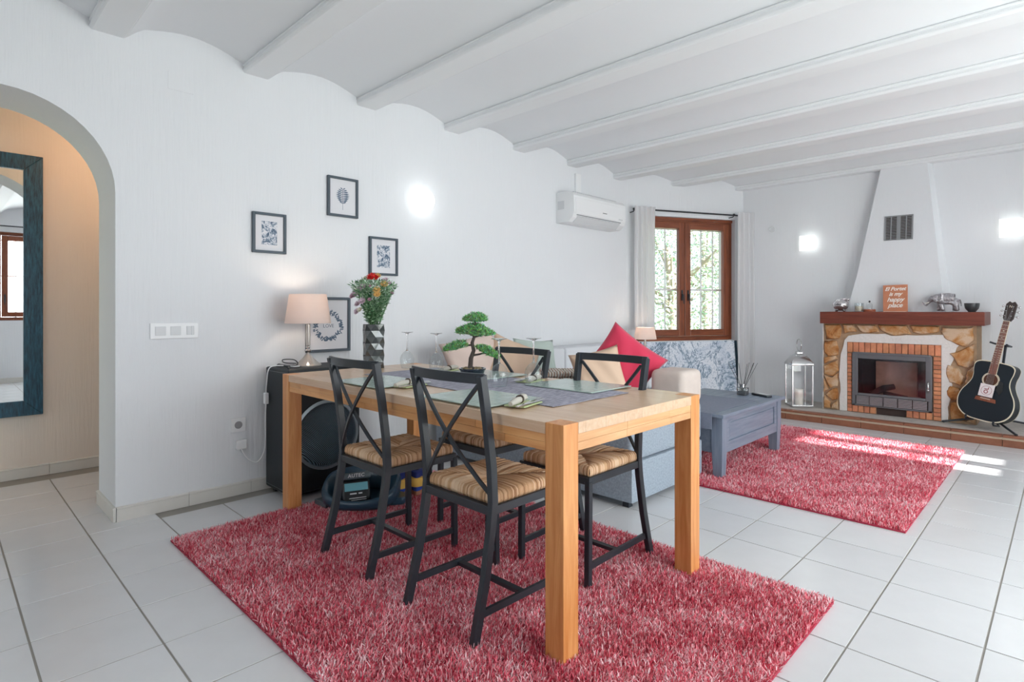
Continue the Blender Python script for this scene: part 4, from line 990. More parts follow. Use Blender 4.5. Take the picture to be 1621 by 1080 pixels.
def pad(c, rx, rz, n, seed, tilt=0):
    q = random.Random(seed); items = []
    for k in range(n):
        a = q.uniform(0, 6.283); r_ = math.sqrt(q.random()); z = q.uniform(-.25, 1)*math.sqrt(max(0, 1-r_*r_))
        lat, f_ = rx*r_*math.cos(a), rx*.8*r_*math.sin(a)
        cc = c + Vector((.70*lat-.714*f_, -.714*lat-.70*f_, rz*z + tilt*lat))
        for j in range(5): items.append((cc, (q.uniform(-1,1), q.uniform(-1,1), q.uniform(-.1,1.3)), q.uniform(.011,.023), .0046))
    o = leafmesh('foliage_pad', items, bz, lambda q: [x*q.uniform(.55,1.7) for x in lin((128/255,178/255,120/255))], seed); o['kind'] = 'stuff'
pad(bp(.014,.296,0), .060, .036, 420, 1); pad(bp(-.026,.232,0), .058, .036, 420, 2); pad(bp(.048,.222,.01), .060, .038, 430, 3); pad(bp(.01,.248,-.01), .055, .03, 340, 6)
pad(bp(-.086,.152,0), .060, .034, 430, 4, .25); pad(bp(.080,.125,0), .058, .034, 430, 5, -.45)

# ================================================================== SPEAKER, LAMP, CABLE
sx0, sx1, sy0, sy1, sz0, sz1 = 1.42, 1.875, 3.155, 3.485, .03, .752
sp = wthing('speaker_cabinet', 'large black tweed-covered speaker cabinet against the wall behind the table', 'speaker', (1.65, 3.32, 0))
M_tolex = mat('black_tolex', rgb(26,34,40), .55, bump=.5, bscale=(260,260,260), dist=.001)
box('cabinet', M_tolex, sx0, sx1, sy0+.012, sy1, sz0, sz1, sp, bevel=.014, seg=3, smooth=40)
t = NT('speaker_mesh'); wv = t.n.new('ShaderNodeTexWave'); wv.inputs['Scale'].default_value = 60; wv.bands_direction = 'DIAGONAL'
t.t.links.new(t.map((1,1,1)), wv.inputs['Vector']); t.link(t.ramp(wv.outputs[0], [(.3,rgb(18,28,38)),(.75,rgb(110,132,146))]), 'Base Color'); t.b.inputs['Roughness'].default_value = .4; t.b.inputs['Metallic'].default_value = .5; t.bump(wv.outputs[0], .8, .003); M_mesh = t.m
box('front_baffle', mat('baffle_black', rgb(20,26,32), .6), sx0+.02, sx1-.02, sy0+.003, sy0+.014, sz0+.02, sz1-.02, sp, bevel=.004)
SM = Matrix.Translation((1.648, sy0+.004, .355)) @ Matrix.Rotation(R(90), 4, 'X')
MB().lathe([(.205,0),(.207,.008),(.19,.012),(.186,.004)], 44).build('cone_ring', mat('speaker_ring_metal', rgb(150,162,170), .35, .6), sp, smooth=35, M=SM)
MB().lathe([(.186,.004),(.17,.014),(.12,.022),(.07,.030),(.0,.033)], 44).build('cone_grille', M_mesh, sp, smooth=60, M=SM)
MB().lathe([(.12,0),(.06,-.0),(.0,.003)], 12).build('tweeter_mesh', M_mesh, sp, smooth=60, M=Matrix.Translation((1.648, sy0+.002, .665)) @ Matrix.Rotation(R(90), 4, 'X') @ Matrix.Diagonal((1.2,.4,1,1)))
MB().box(sx0+.03,sx0+.07,sy0+.03,sy0+.07,.0,sz0+.004).box(sx1-.07,sx1-.03,sy0+.03,sy0+.07,.0,sz0+.004).box(sx0+.03,sx0+.07,sy1-.07,sy1-.03,0,sz0+.004).box(sx1-.07,sx1-.03,sy1-.07,sy1-.03,0,sz0+.004).build('rubber_foot', M_black, sp, bevel=.004)
mb = MB(); mb.tube([(sx0+.03,sy0+.08,sz1-.0),(sx0+.04,sy0+.09,sz1+.012),(sx0+.05,sy1-.07,sz1+.012),(sx0+.04,sy1-.06,sz1)], .007, 8); mb.build('carry_handle', M_black, sp, smooth=True)
mb = MB()
for k in range(22): mb.box(sx0-.0008, sx0+.002, sy0+.02+.0135*k, sy0+.0265+.0135*k, sz1-.022, sz1-.020); mb.box(sx0-.0008, sx0+.002, sy0+.02+.0135*k, sy0+.0265+.0135*k, sz0+.02, sz0+.022)
mb.build('stitching', mat('pale_thread', rgb(170,176,178), .7), sp)
def table_lamp(x, y, z, sc, label, e=3.2):
    L = wthing('table_lamp', label, 'lamp', (x, y, z), 'table lamps with pale drum shades')
    c = (x, y, z)
    MB().lathe([(.078,0),(.080,.008),(.060,.022),(.036,.045),(.018,.066),(.010,.076),(.010,.082)], 28, c).build('glass_foot', M_lampglass, L, smooth=60)
    MB().lathe([(.012,.082),(.020,.092),(.020,.098),(.009,.106),(.014,.114),(.014,.118),(.008,.124)], 20, c).build('chrome_knuckle', M_chrome, L, smooth=50)
    MB().lathe([(.013,.124),(.015,.19),(.013,.255)], 16, c).build('glass_stem', M_lampglass, L, smooth=60)
    MB().lathe([(.012,.255),(.018,.262),(.012,.272),(.012,.30)], 16, c).build('socket', M_chrome, L, smooth=50)
    MB().lathe([(.135,.262),(.1345,.264),(.109,.437),(.108,.439)], 40, c).build('lamp_shade', M_shade, L, smooth=60).modifiers.new('s','SOLIDIFY').thickness = .0015
    for o in L.children:
        if o.name.startswith('lamp_shade'):
            bm = bmesh.new(); bm.from_mesh(o.data); bmesh.ops.delete(bm, geom=[f for f in bm.faces if len(f.verts) > 4], context='FACES'); bm.to_mesh(o.data); bm.free()
    MB().ell((x,y,z+.335), (.022,.022,.03), 12, 8).build('bulb', mat('warm_bulb', rgb(255,220,180), .4, emit=(1,.82,.62,1), es=2.2), L, smooth=True)
    l = bpy.data.lights.new('lamp_light', 'POINT'); l.energy = e*.5; l.color = (1,.80,.62); l.shadow_soft_size = .03
    lo = bpy.data.objects.new('lamp_light', l); COL.objects.link(lo); lo.location = (x, y, z+.375)
    return L
M_lampglass = mat('moulded_glass', rgb(206,200,194), .12, .25, trans=.4)
table_lamp(1.612, 3.325, sz1, 1, 'lit table lamp with pale pink drum shade standing on the black speaker')
cb = wthing('power_cable', 'white lamp cable with inline switch hanging down the side of the black speaker', 'cable', (1.41, 3.4, .4))
pts = [(1.55,3.30,.758),(1.50,3.26,.762),(1.44,3.36,.764),(1.405,3.40,.745),(1.398,3.415,.66),(1.40,3.43,.60)]
def catm(P, n=6):
    P = [Vector(p) for p in P]; out = []
    for i in range(len(P)-1):
        a, b, c, d = P[max(i-1,0)], P[i], P[i+1], P[min(i+2,len(P)-1)]
        for k in range(n):
            t_ = k/n; out.append(.5*((2*b)+(c-a)*t_+(2*a-5*b+4*c-d)*t_*t_+(3*b-a-3*c+d)*t_**3))
    return out+[P[-1]]
MB().tube(catm(pts), .0035, 7).tube(catm([(1.40,3.43,.535),(1.40,3.44,.44),(1.405,3.45,.33),(1.40,3.46,.24),(1.37,3.48,.185),(1.33,3.495,.20),(1.30,3.50,.24),(1.285,3.50,.275)]), .0035, 7).build('cord', M_white, cb, smooth=True)
box('inline_switch', M_white, 1.389, 1.411, 3.415, 3.445, .533, .60, cb, bevel=.005)
bc = MB().tube(catm([(1.72,3.40,.76),(1.60,3.43,.762),(1.50,3.40,.775),(1.46,3.33,.80),(1.50,3.27,.80),(1.53,3.29,.77),(1.49,3.31,.76)]), .003, 7)
tag(bc.build('black_cable', M_black, smooth=True), 'thin black cable looping on top of the black speaker beside the lamp', 'cable')
# ================================================================== SOFA GROUP
M_grey = mat('grey_sofa_fabric', rgb(150,162,174), .9, bump=.7, bscale=(240,240,240), dist=.002, var=.18, vscale=90)
M_beige = mat('beige_sofa_fabric', rgb(206,194,186), .9, bump=.5, bscale=(160,160,160), dist=.002, var=.04, vscale=20)
M_ivory = mat('ivory_sofa_cover', rgb(216,218,222), .9, bump=.4, bscale=(160,160,160), dist=.002)
sf = wthing('corner_sofa', 'grey fabric corner sofa with beige arm and pale back along the left wall', 'sofa', (3.6, 2.8, 0))
box('lower_base', M_grey, 2.67, 3.50, 1.70, 3.42, .035, .255, sf, bevel=.012, smooth=40)
box('upper_base', M_grey, 2.67, 3.50, 1.70, 3.42, .259, .50, sf, bevel=.035, seg=4, smooth=40)
box('long_base', M_grey, 3.505, 5.0, 2.56, 3.42, .035, .42, sf, bevel=.02, seg=3, smooth=40)
box('arm_rest', M_beige, 3.235, 3.50, 1.695, 1.93, .50, .715, sf, bevel=.05, seg=5, smooth=50)
for a, b in ((3.0, 3.95), (3.96, 5.0)): box('back_cushion', M_ivory, a, b, 3.20, 3.46, .42, .755, sf, bevel=.03, seg=4, smooth=50)
for a, b in ((3.51, 4.25), (4.26, 4.99)): box('seat_cushion', M_ivory, a, b, 2.54, 3.19, .42, .53, sf, bevel=.03, seg=4, smooth=50)
for x, y in ((2.72,1.76),(3.44,1.76),(2.72,3.36),(4.94,2.62),(4.94,3.36)): box('sofa_foot', M_black, x-.02, x+.02, y-.02, y+.02, 0, .036, sf)
def cushion(name, c, w, h, t_, yaw, roll, pitch, M_, label, cat='cushion', group=None, n=18):
    vs = []; fs = []
    for sg in (1, -1):
        for j in range(n+1):
            for i in range(n+1):
                u, v = -1+2*i/n, -1+2*j/n; pin = 1-.07*(1-abs(u*v))*(abs(u)**3+abs(v)**3)
                e_ = max(0, (1-u**4)*(1-v**4))**.5; wr = .006*math.sin(9*u+5*v)*e_
                vs.append((u*w/2*(1-.09*(1-v*v)*u*u), sg*(t_/2*e_*(.85+.15*math.cos(2*u))+wr*sg), v*h/2*(1-.09*(1-u*u)*v*v)))
    m = (n+1)**2
    for j in range(n):
        for i in range(n):
            a = j*(n+1)+i; fs += [(a,a+1,a+n+2,a+n+1), (m+a+n+1,m+a+n+2,m+a+1,m+a)]
    o = thing(name, label, cat, c, 0, group)
    M_l = Euler((pitch, 0, yaw)).to_matrix().to_4x4() @ Matrix.Rotation(roll, 4, 'Y')
    mb = MB().add(vs, fs); mb.v = [tuple(M_l @ Vector(p)) for p in mb.v]
    me = mb.mesh('cushion_cover', smooth=85); bm = bmesh.new(); bm.from_mesh(me); bmesh.ops.remove_doubles(bm, verts=bm.verts, dist=.0008); bm.to_mesh(me); bm.free()
    me.materials.append(M_); p = bpy.data.objects.new('cushion_cover', me); COL.objects.link(p); p.parent = o; return o
FC = R(44.4-90)     # a plane facing back towards the dining end
M_red = mat('raspberry_cushion', rgb(206,52,84), .85, bump=.4, bscale=(180,180,180), dist=.0015, sheen=.2)
M_sand = mat('sand_cushion', rgb(214,186,162), .88, bump=.5, bscale=(180,180,180), dist=.0015)
M_blush = mat('blush_cushion', rgb(216,196,186), .88, bump=.5, bscale=(180,180,180), dist=.0015)
M_sage = mat('sage_cushion', rgb(190,204,196), .88, bump=.5, bscale=(180,180,180), dist=.0015)
cushion('cushion', (3.205,2.095,.742), .44, .37, .14, FC, R(36), R(8), M_red, 'raspberry red cushion standing on its corner on the sofa', group=None)
cushion('cushion', (2.975,2.13,.668), .33, .36, .13, FC+R(4), R(-12), R(-14), M_sand, 'sand beige cushion leaning in front of the red cushion')
cushion('cushion', (2.76,3.08,.700), .46, .42, .15, R(-14), R(-12), R(-16), M_blush, 'blush beige cushion on the sofa behind the bonsai, left one of the pile')
cushion('cushion', (3.02,2.95,.690), .40, .38, .14, R(-20), R(22), R(-18), M_sand, 'tan cushion tilted in the middle of the pile behind the bonsai')
cushion('cushion', (3.36,3.02,.680), .40, .38, .13, R(-10), R(4), R(-18), M_sage, 'pale sage cushion seen through the chair back by the wine glasses')
# knitted throw
M_knit = NT('chunky_knit'); wv = M_knit.n.new('ShaderNodeTexWave'); wv.inputs['Scale'].default_value = 16; wv.inputs['Distortion'].default_value = 3; wv.inputs['Detail'].default_value = 1
M_knit.t.links.new(M_knit.map((1,1,1.6), rot=(0,0,R(45))), wv.inputs['Vector']); M_knit.link(M_knit.ramp(wv.outputs[0], [(.06,rgb(170,130,108)),(.2,rgb(220,208,196)),(1,rgb(236,230,222))]), 'Base Color'); M_knit.b.inputs['Roughness'].default_value = .95; M_knit.bump(wv.outputs[0], 1, .012); M_knit = M_knit.m
th = wthing('knit_throw', 'chunky cream knitted throw folded on the sofa behind the sand cushion', 'throw', (3.12, 2.42, .5))
mb = MB()
for k in range(5):
    z = .502+.036*k; a = .30-.01*k
    M_ = Matrix.Translation((3.12, 2.42, z)) @ Matrix.Rotation(FC, 4, 'Z')
    mb.box(-a, a, -.14, .14, 0, .033, M_)
mb.build('folded_layer', M_knit, th, bevel=.014, seg=3, smooth=50)

# second table lamp on its small side table between sofa and window
st = wthing('side_table', 'small round side table hidden behind the sofa, carrying the second lamp', 'side table', (5.28, 3.20, 0))
MB().lathe([(.17,.575),(.175,.58),(.175,.597),(.17,.60)], 32, (5.28,3.20,0)).build('table_top', M_white, st, smooth=40)
for a in range(3): MB().tube([(5.28+.05*math.cos(a*2.09),3.20+.05*math.sin(a*2.09),.576),(5.28+.14*math.cos(a*2.09),3.20+.14*math.sin(a*2.09),0)], .011, 8).build('leg', M_white, st, smooth=True)
table_lamp(5.28, 3.20, .600, 1, 'lit table lamp with pale drum shade below the left curtain, behind the sofa', 2.2)
for o in list(S.objects):
    if o.get('label', '').startswith('lit table lamp with pale drum shade below'): o.scale = (.88, .88, .70)
for o in S.objects:
    if o.type == 'LIGHT' and o.name.startswith('lamp_light.'): o.location.z = .600+.7*.40

# ---- coffee table
M_blue = wood('blue_grey_paint', rgb(106,118,136), rgb(134,144,160), axis='x', rough=.5, st=.05)
M_bluez = wood('blue_grey_paint_legs', rgb(106,118,136), rgb(134,144,160), axis='z', rough=.5, st=.05)
ct = wthing('coffee_table', 'blue-grey painted wooden coffee table with panelled sides on the second shaggy rug', 'coffee table', (4.1, 1.88, 0))
kx0, kx1, ky0, ky1, kz = 3.545, 4.585, 1.585, 2.21, .425
for k in range(4):
    a = ky0-.02+k*(ky1-ky0+.04)/4; b = ky0-.02+(k+1)*(ky1-ky0+.04)/4
    box('top_plank', M_blue, kx0-.03, kx1+.04, a+.0012, b-.0012, kz-.022, kz, ct, bevel=.003, seg=2)
for x in (kx0, kx1-.075):
    for y in (ky0, ky1-.075):
        MB().add([(x+(.012 if x > kx0 else 0)*0,y,.22),(x+.075,y,.22),(x+.075,y+.075,.22),(x,y+.075,.22),(x,y,kz-.022),(x+.075,y,kz-.022),(x+.075,y+.075,kz-.022),(x,y+.075,kz-.022),
                  (x+.008,y+.008,.012),(x+.067,y+.008,.012),(x+.067,y+.067,.012),(x+.008,y+.067,.012)],
                 [(4,5,6,7),(0,1,5,4),(1,2,6,5),(2,3,7,6),(3,0,4,7),(8,9,1,0),(9,10,2,1),(10,11,3,2),(11,8,0,3),(11,10,9,8)]).build('leg', M_bluez, ct, bevel=.003)
def panel(x0, x1, y, inward, z0=.165, z1=kz-.022):
    w = .045; t_ = .022; ya, yb_ = sorted((y+inward*.006, y+inward*(.006+t_)))
    MB().box(x0,x1,ya,yb_,z0,z0+.07).box(x0,x1,ya,yb_,z1-.04,z1).box(x0,x0+w,ya,yb_,z0+.07,z1-.04).box(x1-w,x1,ya,yb_,z0+.07,z1-.04).build('side_frame', M_blue, ct, bevel=.002, seg=1)
    yc, yd = sorted((y+inward*.018, y+inward*.030))
    box('side_panel', M_blue, x0+w, x1-w, yc, yd, z0+.07, z1-.04, ct)
    ye, yf = sorted((y+inward*.011, y+inward*.020))
    MB().box(x0+w+.012,x1-w-.012,ye,yf,z0+.082,z1-.052).build('raised_field', M_blue, ct, bevel=.005, seg=2)
panel(kx0+.075, kx1-.075, ky0, 1); panel(kx0+.075, kx1-.075, ky1, -1)
MB().box(kx0+.012,kx0+.035,ky0+.075,ky1-.075,.165,kz-.022).box(kx1-.035,kx1-.012,ky0+.075,ky1-.075,.165,kz-.022).build('end_panel', M_blue, ct)
box('lower_shelf', M_blue, kx0+.035, kx1-.035, ky0+.028, ky1-.028, .17, .185, ct)
M_run2 = mat('blue_grey_runner', rgb(124,130,146), .9, bump=.7, bscale=(120,260,120), dist=.002, var=.08, vscale=60)
rn = wthing('table_runner', 'blue-grey cloth runner draped over the left end of the coffee table', 'table runner', (3.9, 1.86, kz))
rx0 = kx0-.034
MB().box(rx0,4.25,1.64,2.12,kz+.0006,kz+.003).box(rx0-.003,rx0,1.64,2.12,kz-.10,kz+.003).build('cloth', M_run2, rn, bevel=.001, seg=1)
# reed diffuser and remote
rd = wthing('reed_diffuser', 'small glass reed diffuser with dark reeds on the coffee table', 'diffuser', (4.46, 1.83, kz))
M_cglass = mat('diffuser_glass', rgb(220,226,228), .02, trans=.9)
MB().box(4.425,4.495,1.795,1.865,kz+.001,kz+.062).build('bottle', M_cglass, rd, bevel=.008, seg=3, smooth=40)
MB().box(4.432,4.488,1.802,1.858,kz+.005,kz+.035).build('liquid', mat('diffuser_liquid', rgb(60,60,70), .2), rd)
MB().lathe([(.014,.060),(.014,.078),(.018,.080),(.018,.086),(.008,.086)], 14, (4.46,1.83,kz)).build('neck', M_chrome, rd, smooth=40)
for a, t_ in ((-1,.12),(-.7,.13),(-.35,.085),(.1,.04),(.8,.10),(.95,.125),(1.15,.11),(.65,.14)):
    s_ = Vector((.70,-.714,0)); MB().tube([(4.46,1.83,kz+.03), tuple(Vector((4.46,1.83,kz+.25))+s_*(a*.105)+Vector((.714,.70,0))*(t_-.1))], .0018, 5).build('reed', M_dark, rd)
rc = thing('remote_control', 'black remote control lying on the coffee table beside the reed diffuser', 'remote control', (4.50, 1.70, kz), R(-28))
MB().box(-.025,.025,-.085,.085,.001,.018).build('remote_case', M_black, rc, bevel=.005)
mb = MB()
for i in range(3):
    for j in range(8): mb.box(-.018+.013*i,-.009+.013*i,-.07+.017*j,-.06+.017*j,.0175,.0195)
mb.build('button', M_whiteg, rc)['kind'] = 'stuff'

# ---- large printed canvas leaning beneath the window
cv = wthing('printed_canvas', 'large blue and white marbled abstract canvas leaning on the wall under the window', 'canvas', tuple(wl(.82, .1, .0)))
t = NT('marbled_print'); n1 = t.noise(t.map((1,1,1)), 2.6, 7, .68, 2.2); n2 = t.noise(t.map((1,1,1)), 2.2, 3, .6, 1.2); n3 = t.noise(t.map((1,1,1)), 60, 2, .6)
c1 = t.ramp(n1, [(.46,rgb(236,240,246)),(.488,rgb(170,190,208)),(.5,rgb(34,66,90)),(.511,rgb(170,190,208)),(.54,rgb(238,242,248))]); c2 = t.ramp(n2, [(.45,rgb(244,246,250)),(.68,rgb(150,178,204))])
c3 = t.ramp(n3, [(.36,rgb(120,148,174)),(.47,(1,1,1,1))])
def mult(a, b, fac=1):
    m = t.n.new('ShaderNodeMix'); m.data_type = 'RGBA'; m.blend_type = 'MULTIPLY'; m.inputs[0].default_value = fac; t.t.links.new(a, m.inputs[6]); t.t.links.new(b, m.inputs[7]); return m.outputs[2]
t.link(mult(mult(c1, c2, .55), c3, .45), 'Base Color'); t.b.inputs['Roughness'].default_value = .6; M_marble = t.m
CM = MW @ Matrix.Translation((0, -.10, 0)) @ Matrix.Rotation(R(-6), 4, 'X')
MB().box(.16,1.40,-.02,.0,.03,.73).build('canvas', M_marble, cv, M=CM, bevel=.002)
MB().box(1.40,1.435,-.022,.01,.028,.732).box(.125,.16,-.022,.01,.028,.732).box(.16,1.40,-.0,.012,.028,.05).build('edge_strip', mat('dark_teal_edge', rgb(28,58,72), .6), cv, M=CM)

# ---- lantern
ln = thing('floor_lantern', 'tall steel and glass lantern with a ring handle beside the fireplace', 'lantern', (6.36, 2.02, HZ), R(38)); 
w = .098; hb = .43
MB().box(-w-.008,w+.008,-w-.008,w+.008,0,.022).build('base', M_chrome, ln, bevel=.004)
for sx_ in (-1,1):
    for sy_ in (-1,1): MB().box(sx_*w-.007,sx_*w+.007,sy_*w-.007,sy_*w+.007,.02,hb).build('post', M_chrome, ln, bevel=.002)
for a in range(4):
    MB().box(-w+.006,w-.006,w-.002,w+.001,.022,hb).build('pane', M_pane, ln, M=Matrix.Rotation(R(90*a), 4, 'Z'))
mb = MB(); vs = []; fs = []
for i, (r_, z) in enumerate(((w+.012,hb),(w+.012,hb+.014),(w*.93,hb+.05),(w*.72,hb+.085),(w*.38,hb+.11),(w*.3,hb+.112),(w*.3,hb+.135),(w*.12,hb+.145))):
    for (a, b) in ((-1,-1),(1,-1),(1,1),(-1,1)): vs.append((a*r_, b*r_, z))
fs = [(4*i+k, 4*i+(k+1)%4, 4*i+4+(k+1)%4, 4*i+4+k) for i in range(7) for k in range(4)] + [(0,1,2,3),(28,29,30,31)]
mb.add(vs, fs).build('roof', M_chrome, ln, bevel=.006, seg=2, smooth=40)
MB().tube([(.062*math.cos(R(a)), 0, hb+.205+.062*math.sin(R(a))) for a in range(0,360,15)], .0045, 8, True).build('ring_handle', M_chrome, ln, smooth=True)
MB().lathe([(.04,.022),(.04,.17),(.036,.175),(.0,.172)], 24).tube([(0,0,.172),(0,0,.186)], .0015, 5).build('candle', mat('candle_wax', rgb(236,230,220), .6, sss=.2), ln, smooth=50)

# ---- things on the mantel
MZ = 1.0745
orn = wthing('silver_ornament', 'round shiny silver ornament at the left end of the mantel', 'ornament', (6.50, 1.665, MZ))
MB().ell((6.50,1.665,MZ+.070), (.068,.074,.062), 20, 14).ell((6.50,1.60,MZ+.125), (.018,.018,.018), 10, 8).ell((6.50,1.64,MZ+.128),(.03,.03,.012),12,6).build('body', mat('crackled_silver', rgb(212,208,210), .18, .9, bump=.9, bscale=(45,45,45), dist=.01), orn, smooth=80)
for y in (1.63, 1.70): MB().ell((6.49,y,MZ+.010), (.02,.016,.010), 10, 6).build('foot', M_chrome, orn, smooth=True)
MT = Matrix.Translation((6.428,1.672,MZ+.075)) @ Matrix(((0,0,-1,0),(-1,0,0,0),(0,1,0,0),(0,0,0,1)))
text('lettering', 'Love', .034, MT, M_iron, orn, .2, .001)
cj = wthing('candle_glass', 'clear glass tumbler with a cream candle on the mantel', 'candle', (6.50, 1.50, MZ))
MB().lathe([(.038,0),(.040,.003),(.040,.085),(.0375,.085),(.0375,.006),(0,.006)], 28, (6.5,1.5,MZ)).build('tumbler', M_wine, cj, smooth=40)
MB().lathe([(.035,.007),(.035,.055),(0,.054)], 24, (6.5,1.5,MZ)).build('wax', mat('cream_wax', rgb(226,210,184), .6), cj, smooth=40)
bt = wthing('small_decanter', 'small glass burner with amber dish and dark knob beside the candle glass', 'burner', (6.48, 1.405, MZ))
MB().lathe([(.05,0),(.052,.005),(.052,.022),(.046,.026),(0,.026)], 28, (6.48,1.405,MZ)).build('amber_dish', mat('amber_glass', rgb(168,96,70), .15, coat=.4), bt, smooth=40)
MB().lathe([(.026,.027),(.026,.075),(.014,.085),(.008,.09)], 20, (6.48,1.405,MZ)).build('flask', M_wine, bt, smooth=50)
MB().ell((6.48,1.405,MZ+.10), (.009,.009,.010), 10, 8).build('knob', M_iron, bt, smooth=True)
sg = wthing('lettered_sign', 'copper board hand-lettered El Portet is my happy place on the mantel', 'sign', (6.50, 1.195, MZ))
sw_, sh_ = .100, .262
SMt = Matrix.Translation((6.50,1.195,MZ)) @ Matrix(((0,0,-1,0),(-1,0,0,0),(0,1,0,0),(0,0,0,1))) @ Matrix.Rotation(R(-7),4,'X') @ Matrix.Rotation(R(1.5),4,'Z')
Mcop = mat('copper_board', rgb(204,132,98), .5, var=.08, vscale=12)
MB().box(-sw_,sw_,0,sh_,-.010,0).build('board', Mcop, sg, M=SMt, bevel=.001)
Mwt = mat('white_lettering', rgb(250,240,232), .6)
for s_, x_, y_, z_ in (('El Portet', 0, .222, .050), ('is my', .0, .172, .052), ('happy', -.0, .118, .060), ('place', -.002, .062, .060)):
    text('lettering', s_, z_, SMt @ Matrix.Translation((x_, y_, .0012)), Mwt, sg, .35, .0006, .95, .0012)
box('sign_stand', Mwt, 6.47, 6.53, 1.10, 1.29, MZ, MZ+.003, sg)
# elephant: one continuous skinned body
el = wthing('elephant_figurine', 'small silver elephant figurine with patterned blanket standing on the mantel, facing left', 'figurine', (6.50, .79, MZ))
V = [(0,0,.118),(.0,.045,.122),(.0,-.045,.116),(0,.085,.128),(0,.115,.120),(0,.137,.098),(0,.148,.072),(0,.158,.056),(0,.172,.064),(0,.182,.086),(0,.190,.094),
     (.026,.058,.075),(.028,.066,.035),(.028,.070,.006), (-.026,.050,.075),(-.028,.036,.036),(-.028,.030,.006),
     (.026,-.055,.075),(.028,-.048,.036),(.028,-.044,.006), (-.026,-.060,.075),(-.028,-.068,.036),(-.028,-.072,.006), (0,-.080,.108),(0,-.094,.080),(0,-.096,.050)]
Ed = [(0,1),(0,2),(1,3),(3,4),(4,5),(5,6),(6,7),(7,8),(8,9),(9,10),(1,11),(11,12),(12,13),(1,14),(14,15),(15,16),(2,17),(17,18),(18,19),(2,20),(20,21),(21,22),(2,23),(23,24),(24,25)]
RD = [.050,.050,.048,.036,.032,.019,.012,.009,.007,.006,.004,.024,.019,.020,.024,.018,.020,.024,.019,.020,.024,.019,.020,.014,.005,.004]
me = bpy.data.meshes.new('body'); me.from_pydata([Vector(p)*1.02 for p in V], Ed, []); eo = bpy.data.objects.new('body', me); COL.objects.link(eo); eo.parent = el
md = eo.modifiers.new('skin', 'SKIN'); md.use_smooth_shade = True
for i, v_ in enumerate(me.skin_vertices[0].data): v_.radius = (RD[i], RD[i]); v_.use_root = (i == 0)
s2 = eo.modifiers.new('sub', 'SUBSURF'); s2.levels = 2; s2.render_levels = 2
M_pewter = mat('pewter', rgb(178,174,178), .35, .75, bump=.9, bscale=(90,90,90), dist=.006, var=.3, vscale=60)
dg = bpy.context.evaluated_depsgraph_get(); m2 = bpy.data.meshes.new_from_object(eo.evaluated_get(dg)); eo.modifiers.clear(); eo.data = m2; m2.materials.clear(); m2.materials.append(M_pewter); m2.polygons.foreach_set('use_smooth', [True]*len(m2.polygons))
OFF[el] = Vector((0,0,0))
for s_ in (-1, 1): MB().ell((s_*.036,.082,.118), (.006,.026,.034), 14, 8, None).build('ear', M_pewter, el, smooth=True); MB().tube([(s_*.016,.138,.088),(s_*.022,.158,.078),(s_*.022,.176,.084)], [.005,.004,.0015], 8).build('tusk', mat('ivory_white', rgb(230,226,216), .4), el, smooth=True)
for s_ in (-1, 1): MB().ell((s_*.022,.128,.122), (.004,.004,.004), 8, 6).build('eye', M_iron, el, smooth=True)
MB().lathe([(.053,0),(.052,.045)], 24).build('blanket', M_pewter, el, smooth=True, M=Matrix.Translation((0,.022,.120)) @ Matrix.Rotation(R(90),4,'X'))
bw_ = wthing('small_bowl', 'small dark grey bowl on the mantel right of the elephant', 'bowl', (6.44, .612, MZ))
MB().lathe([(.026,0),(.028,.004),(.048,.030),(.054,.058),(.055,.078),(.051,.078),(.049,.058),(.042,.032),(.0,.012)], 28, (6.44,.612,MZ)).build('bowl_body', mat('dark_stoneware', rgb(66,68,70), .35), bw_, smooth=50)

# ---- guitar on its stand
def outline(n=60):
    pts = []
    K = [(0,0),(.06,.125),(.13,.175),(.20,.197),(.27,.188),(.33,.155),(.37,.138),(.41,.135),(.45,.140),(.485,.148),(.51,.135),(.525,.09),(.528,.03)]
    K = [(0,.0),(.004,.08),(.03,.145),(.08,.188),(.15,.203),(.22,.190),(.28,.158),(.33,.137),(.38,.134),(.43,.143),(.475,.142),(.500,.115),(.508,.06),(.510,.0)]
    right = [Vector((w_, z)) for z, w_ in K]
    out = []
    for i in range(len(right)-1):
        a, b, c, d = right[max(i-1,0)], right[i], right[i+1], right[min(i+2,len(right)-1)]
        for k in range(4):
            t_ = k/4; out.append(.5*((2*b)+(c-a)*t_+(2*a-5*b+4*c-d)*t_*t_+(3*b-a-3*c+d)*t_**3))
    out.append(right[-1]); left = [Vector((-p.x, p.y)) for p in reversed(out[1:-1])]
    return [(p.x, p.y) for p in out+left]
OL = outline()
gt = thing('acoustic_guitar', 'black acoustic guitar with cream binding leaning on a stand right of the fireplace', 'guitar', (6.18, .535, HZ+.075), 0)
# local: x = width, y = thickness (front at y=0 facing -y), z up along neck
GM = Matrix.Rotation(R(-90-19), 4, 'Z') @ Matrix.Rotation(R(-11), 4, 'X') @ Matrix.Rotation(R(8), 4, 'Y')
M_gb = mat('black_lacquer', rgb(22,32,40), .38, spec=.35); M_bind = mat('cream_binding', rgb(232,224,200), .5)
M_rose = wood('rosewood', rgb(104,56,38), rgb(150,86,60), axis='z', rough=.5)
MB().prism([(x*.995, z) for x, z in OL], .004, .100, 'y').build('body', M_gb, gt, smooth=40, M=GM)
MB().prism(OL, -.001, .006, 'y').build('binding', M_bind, gt, smooth=40, M=GM)
MB().prism([(x*.965, .255+(z-.255)*.968) for x, z in OL], -.0025, .001, 'y').build('soundboard', M_gb, gt, smooth=40, M=GM)
MB().prism([(x*1.002, .255+(z-.255)*1.002) for x, z in OL], .094, .099, 'y').build('back_binding', M_bind, gt, smooth=40, M=GM)
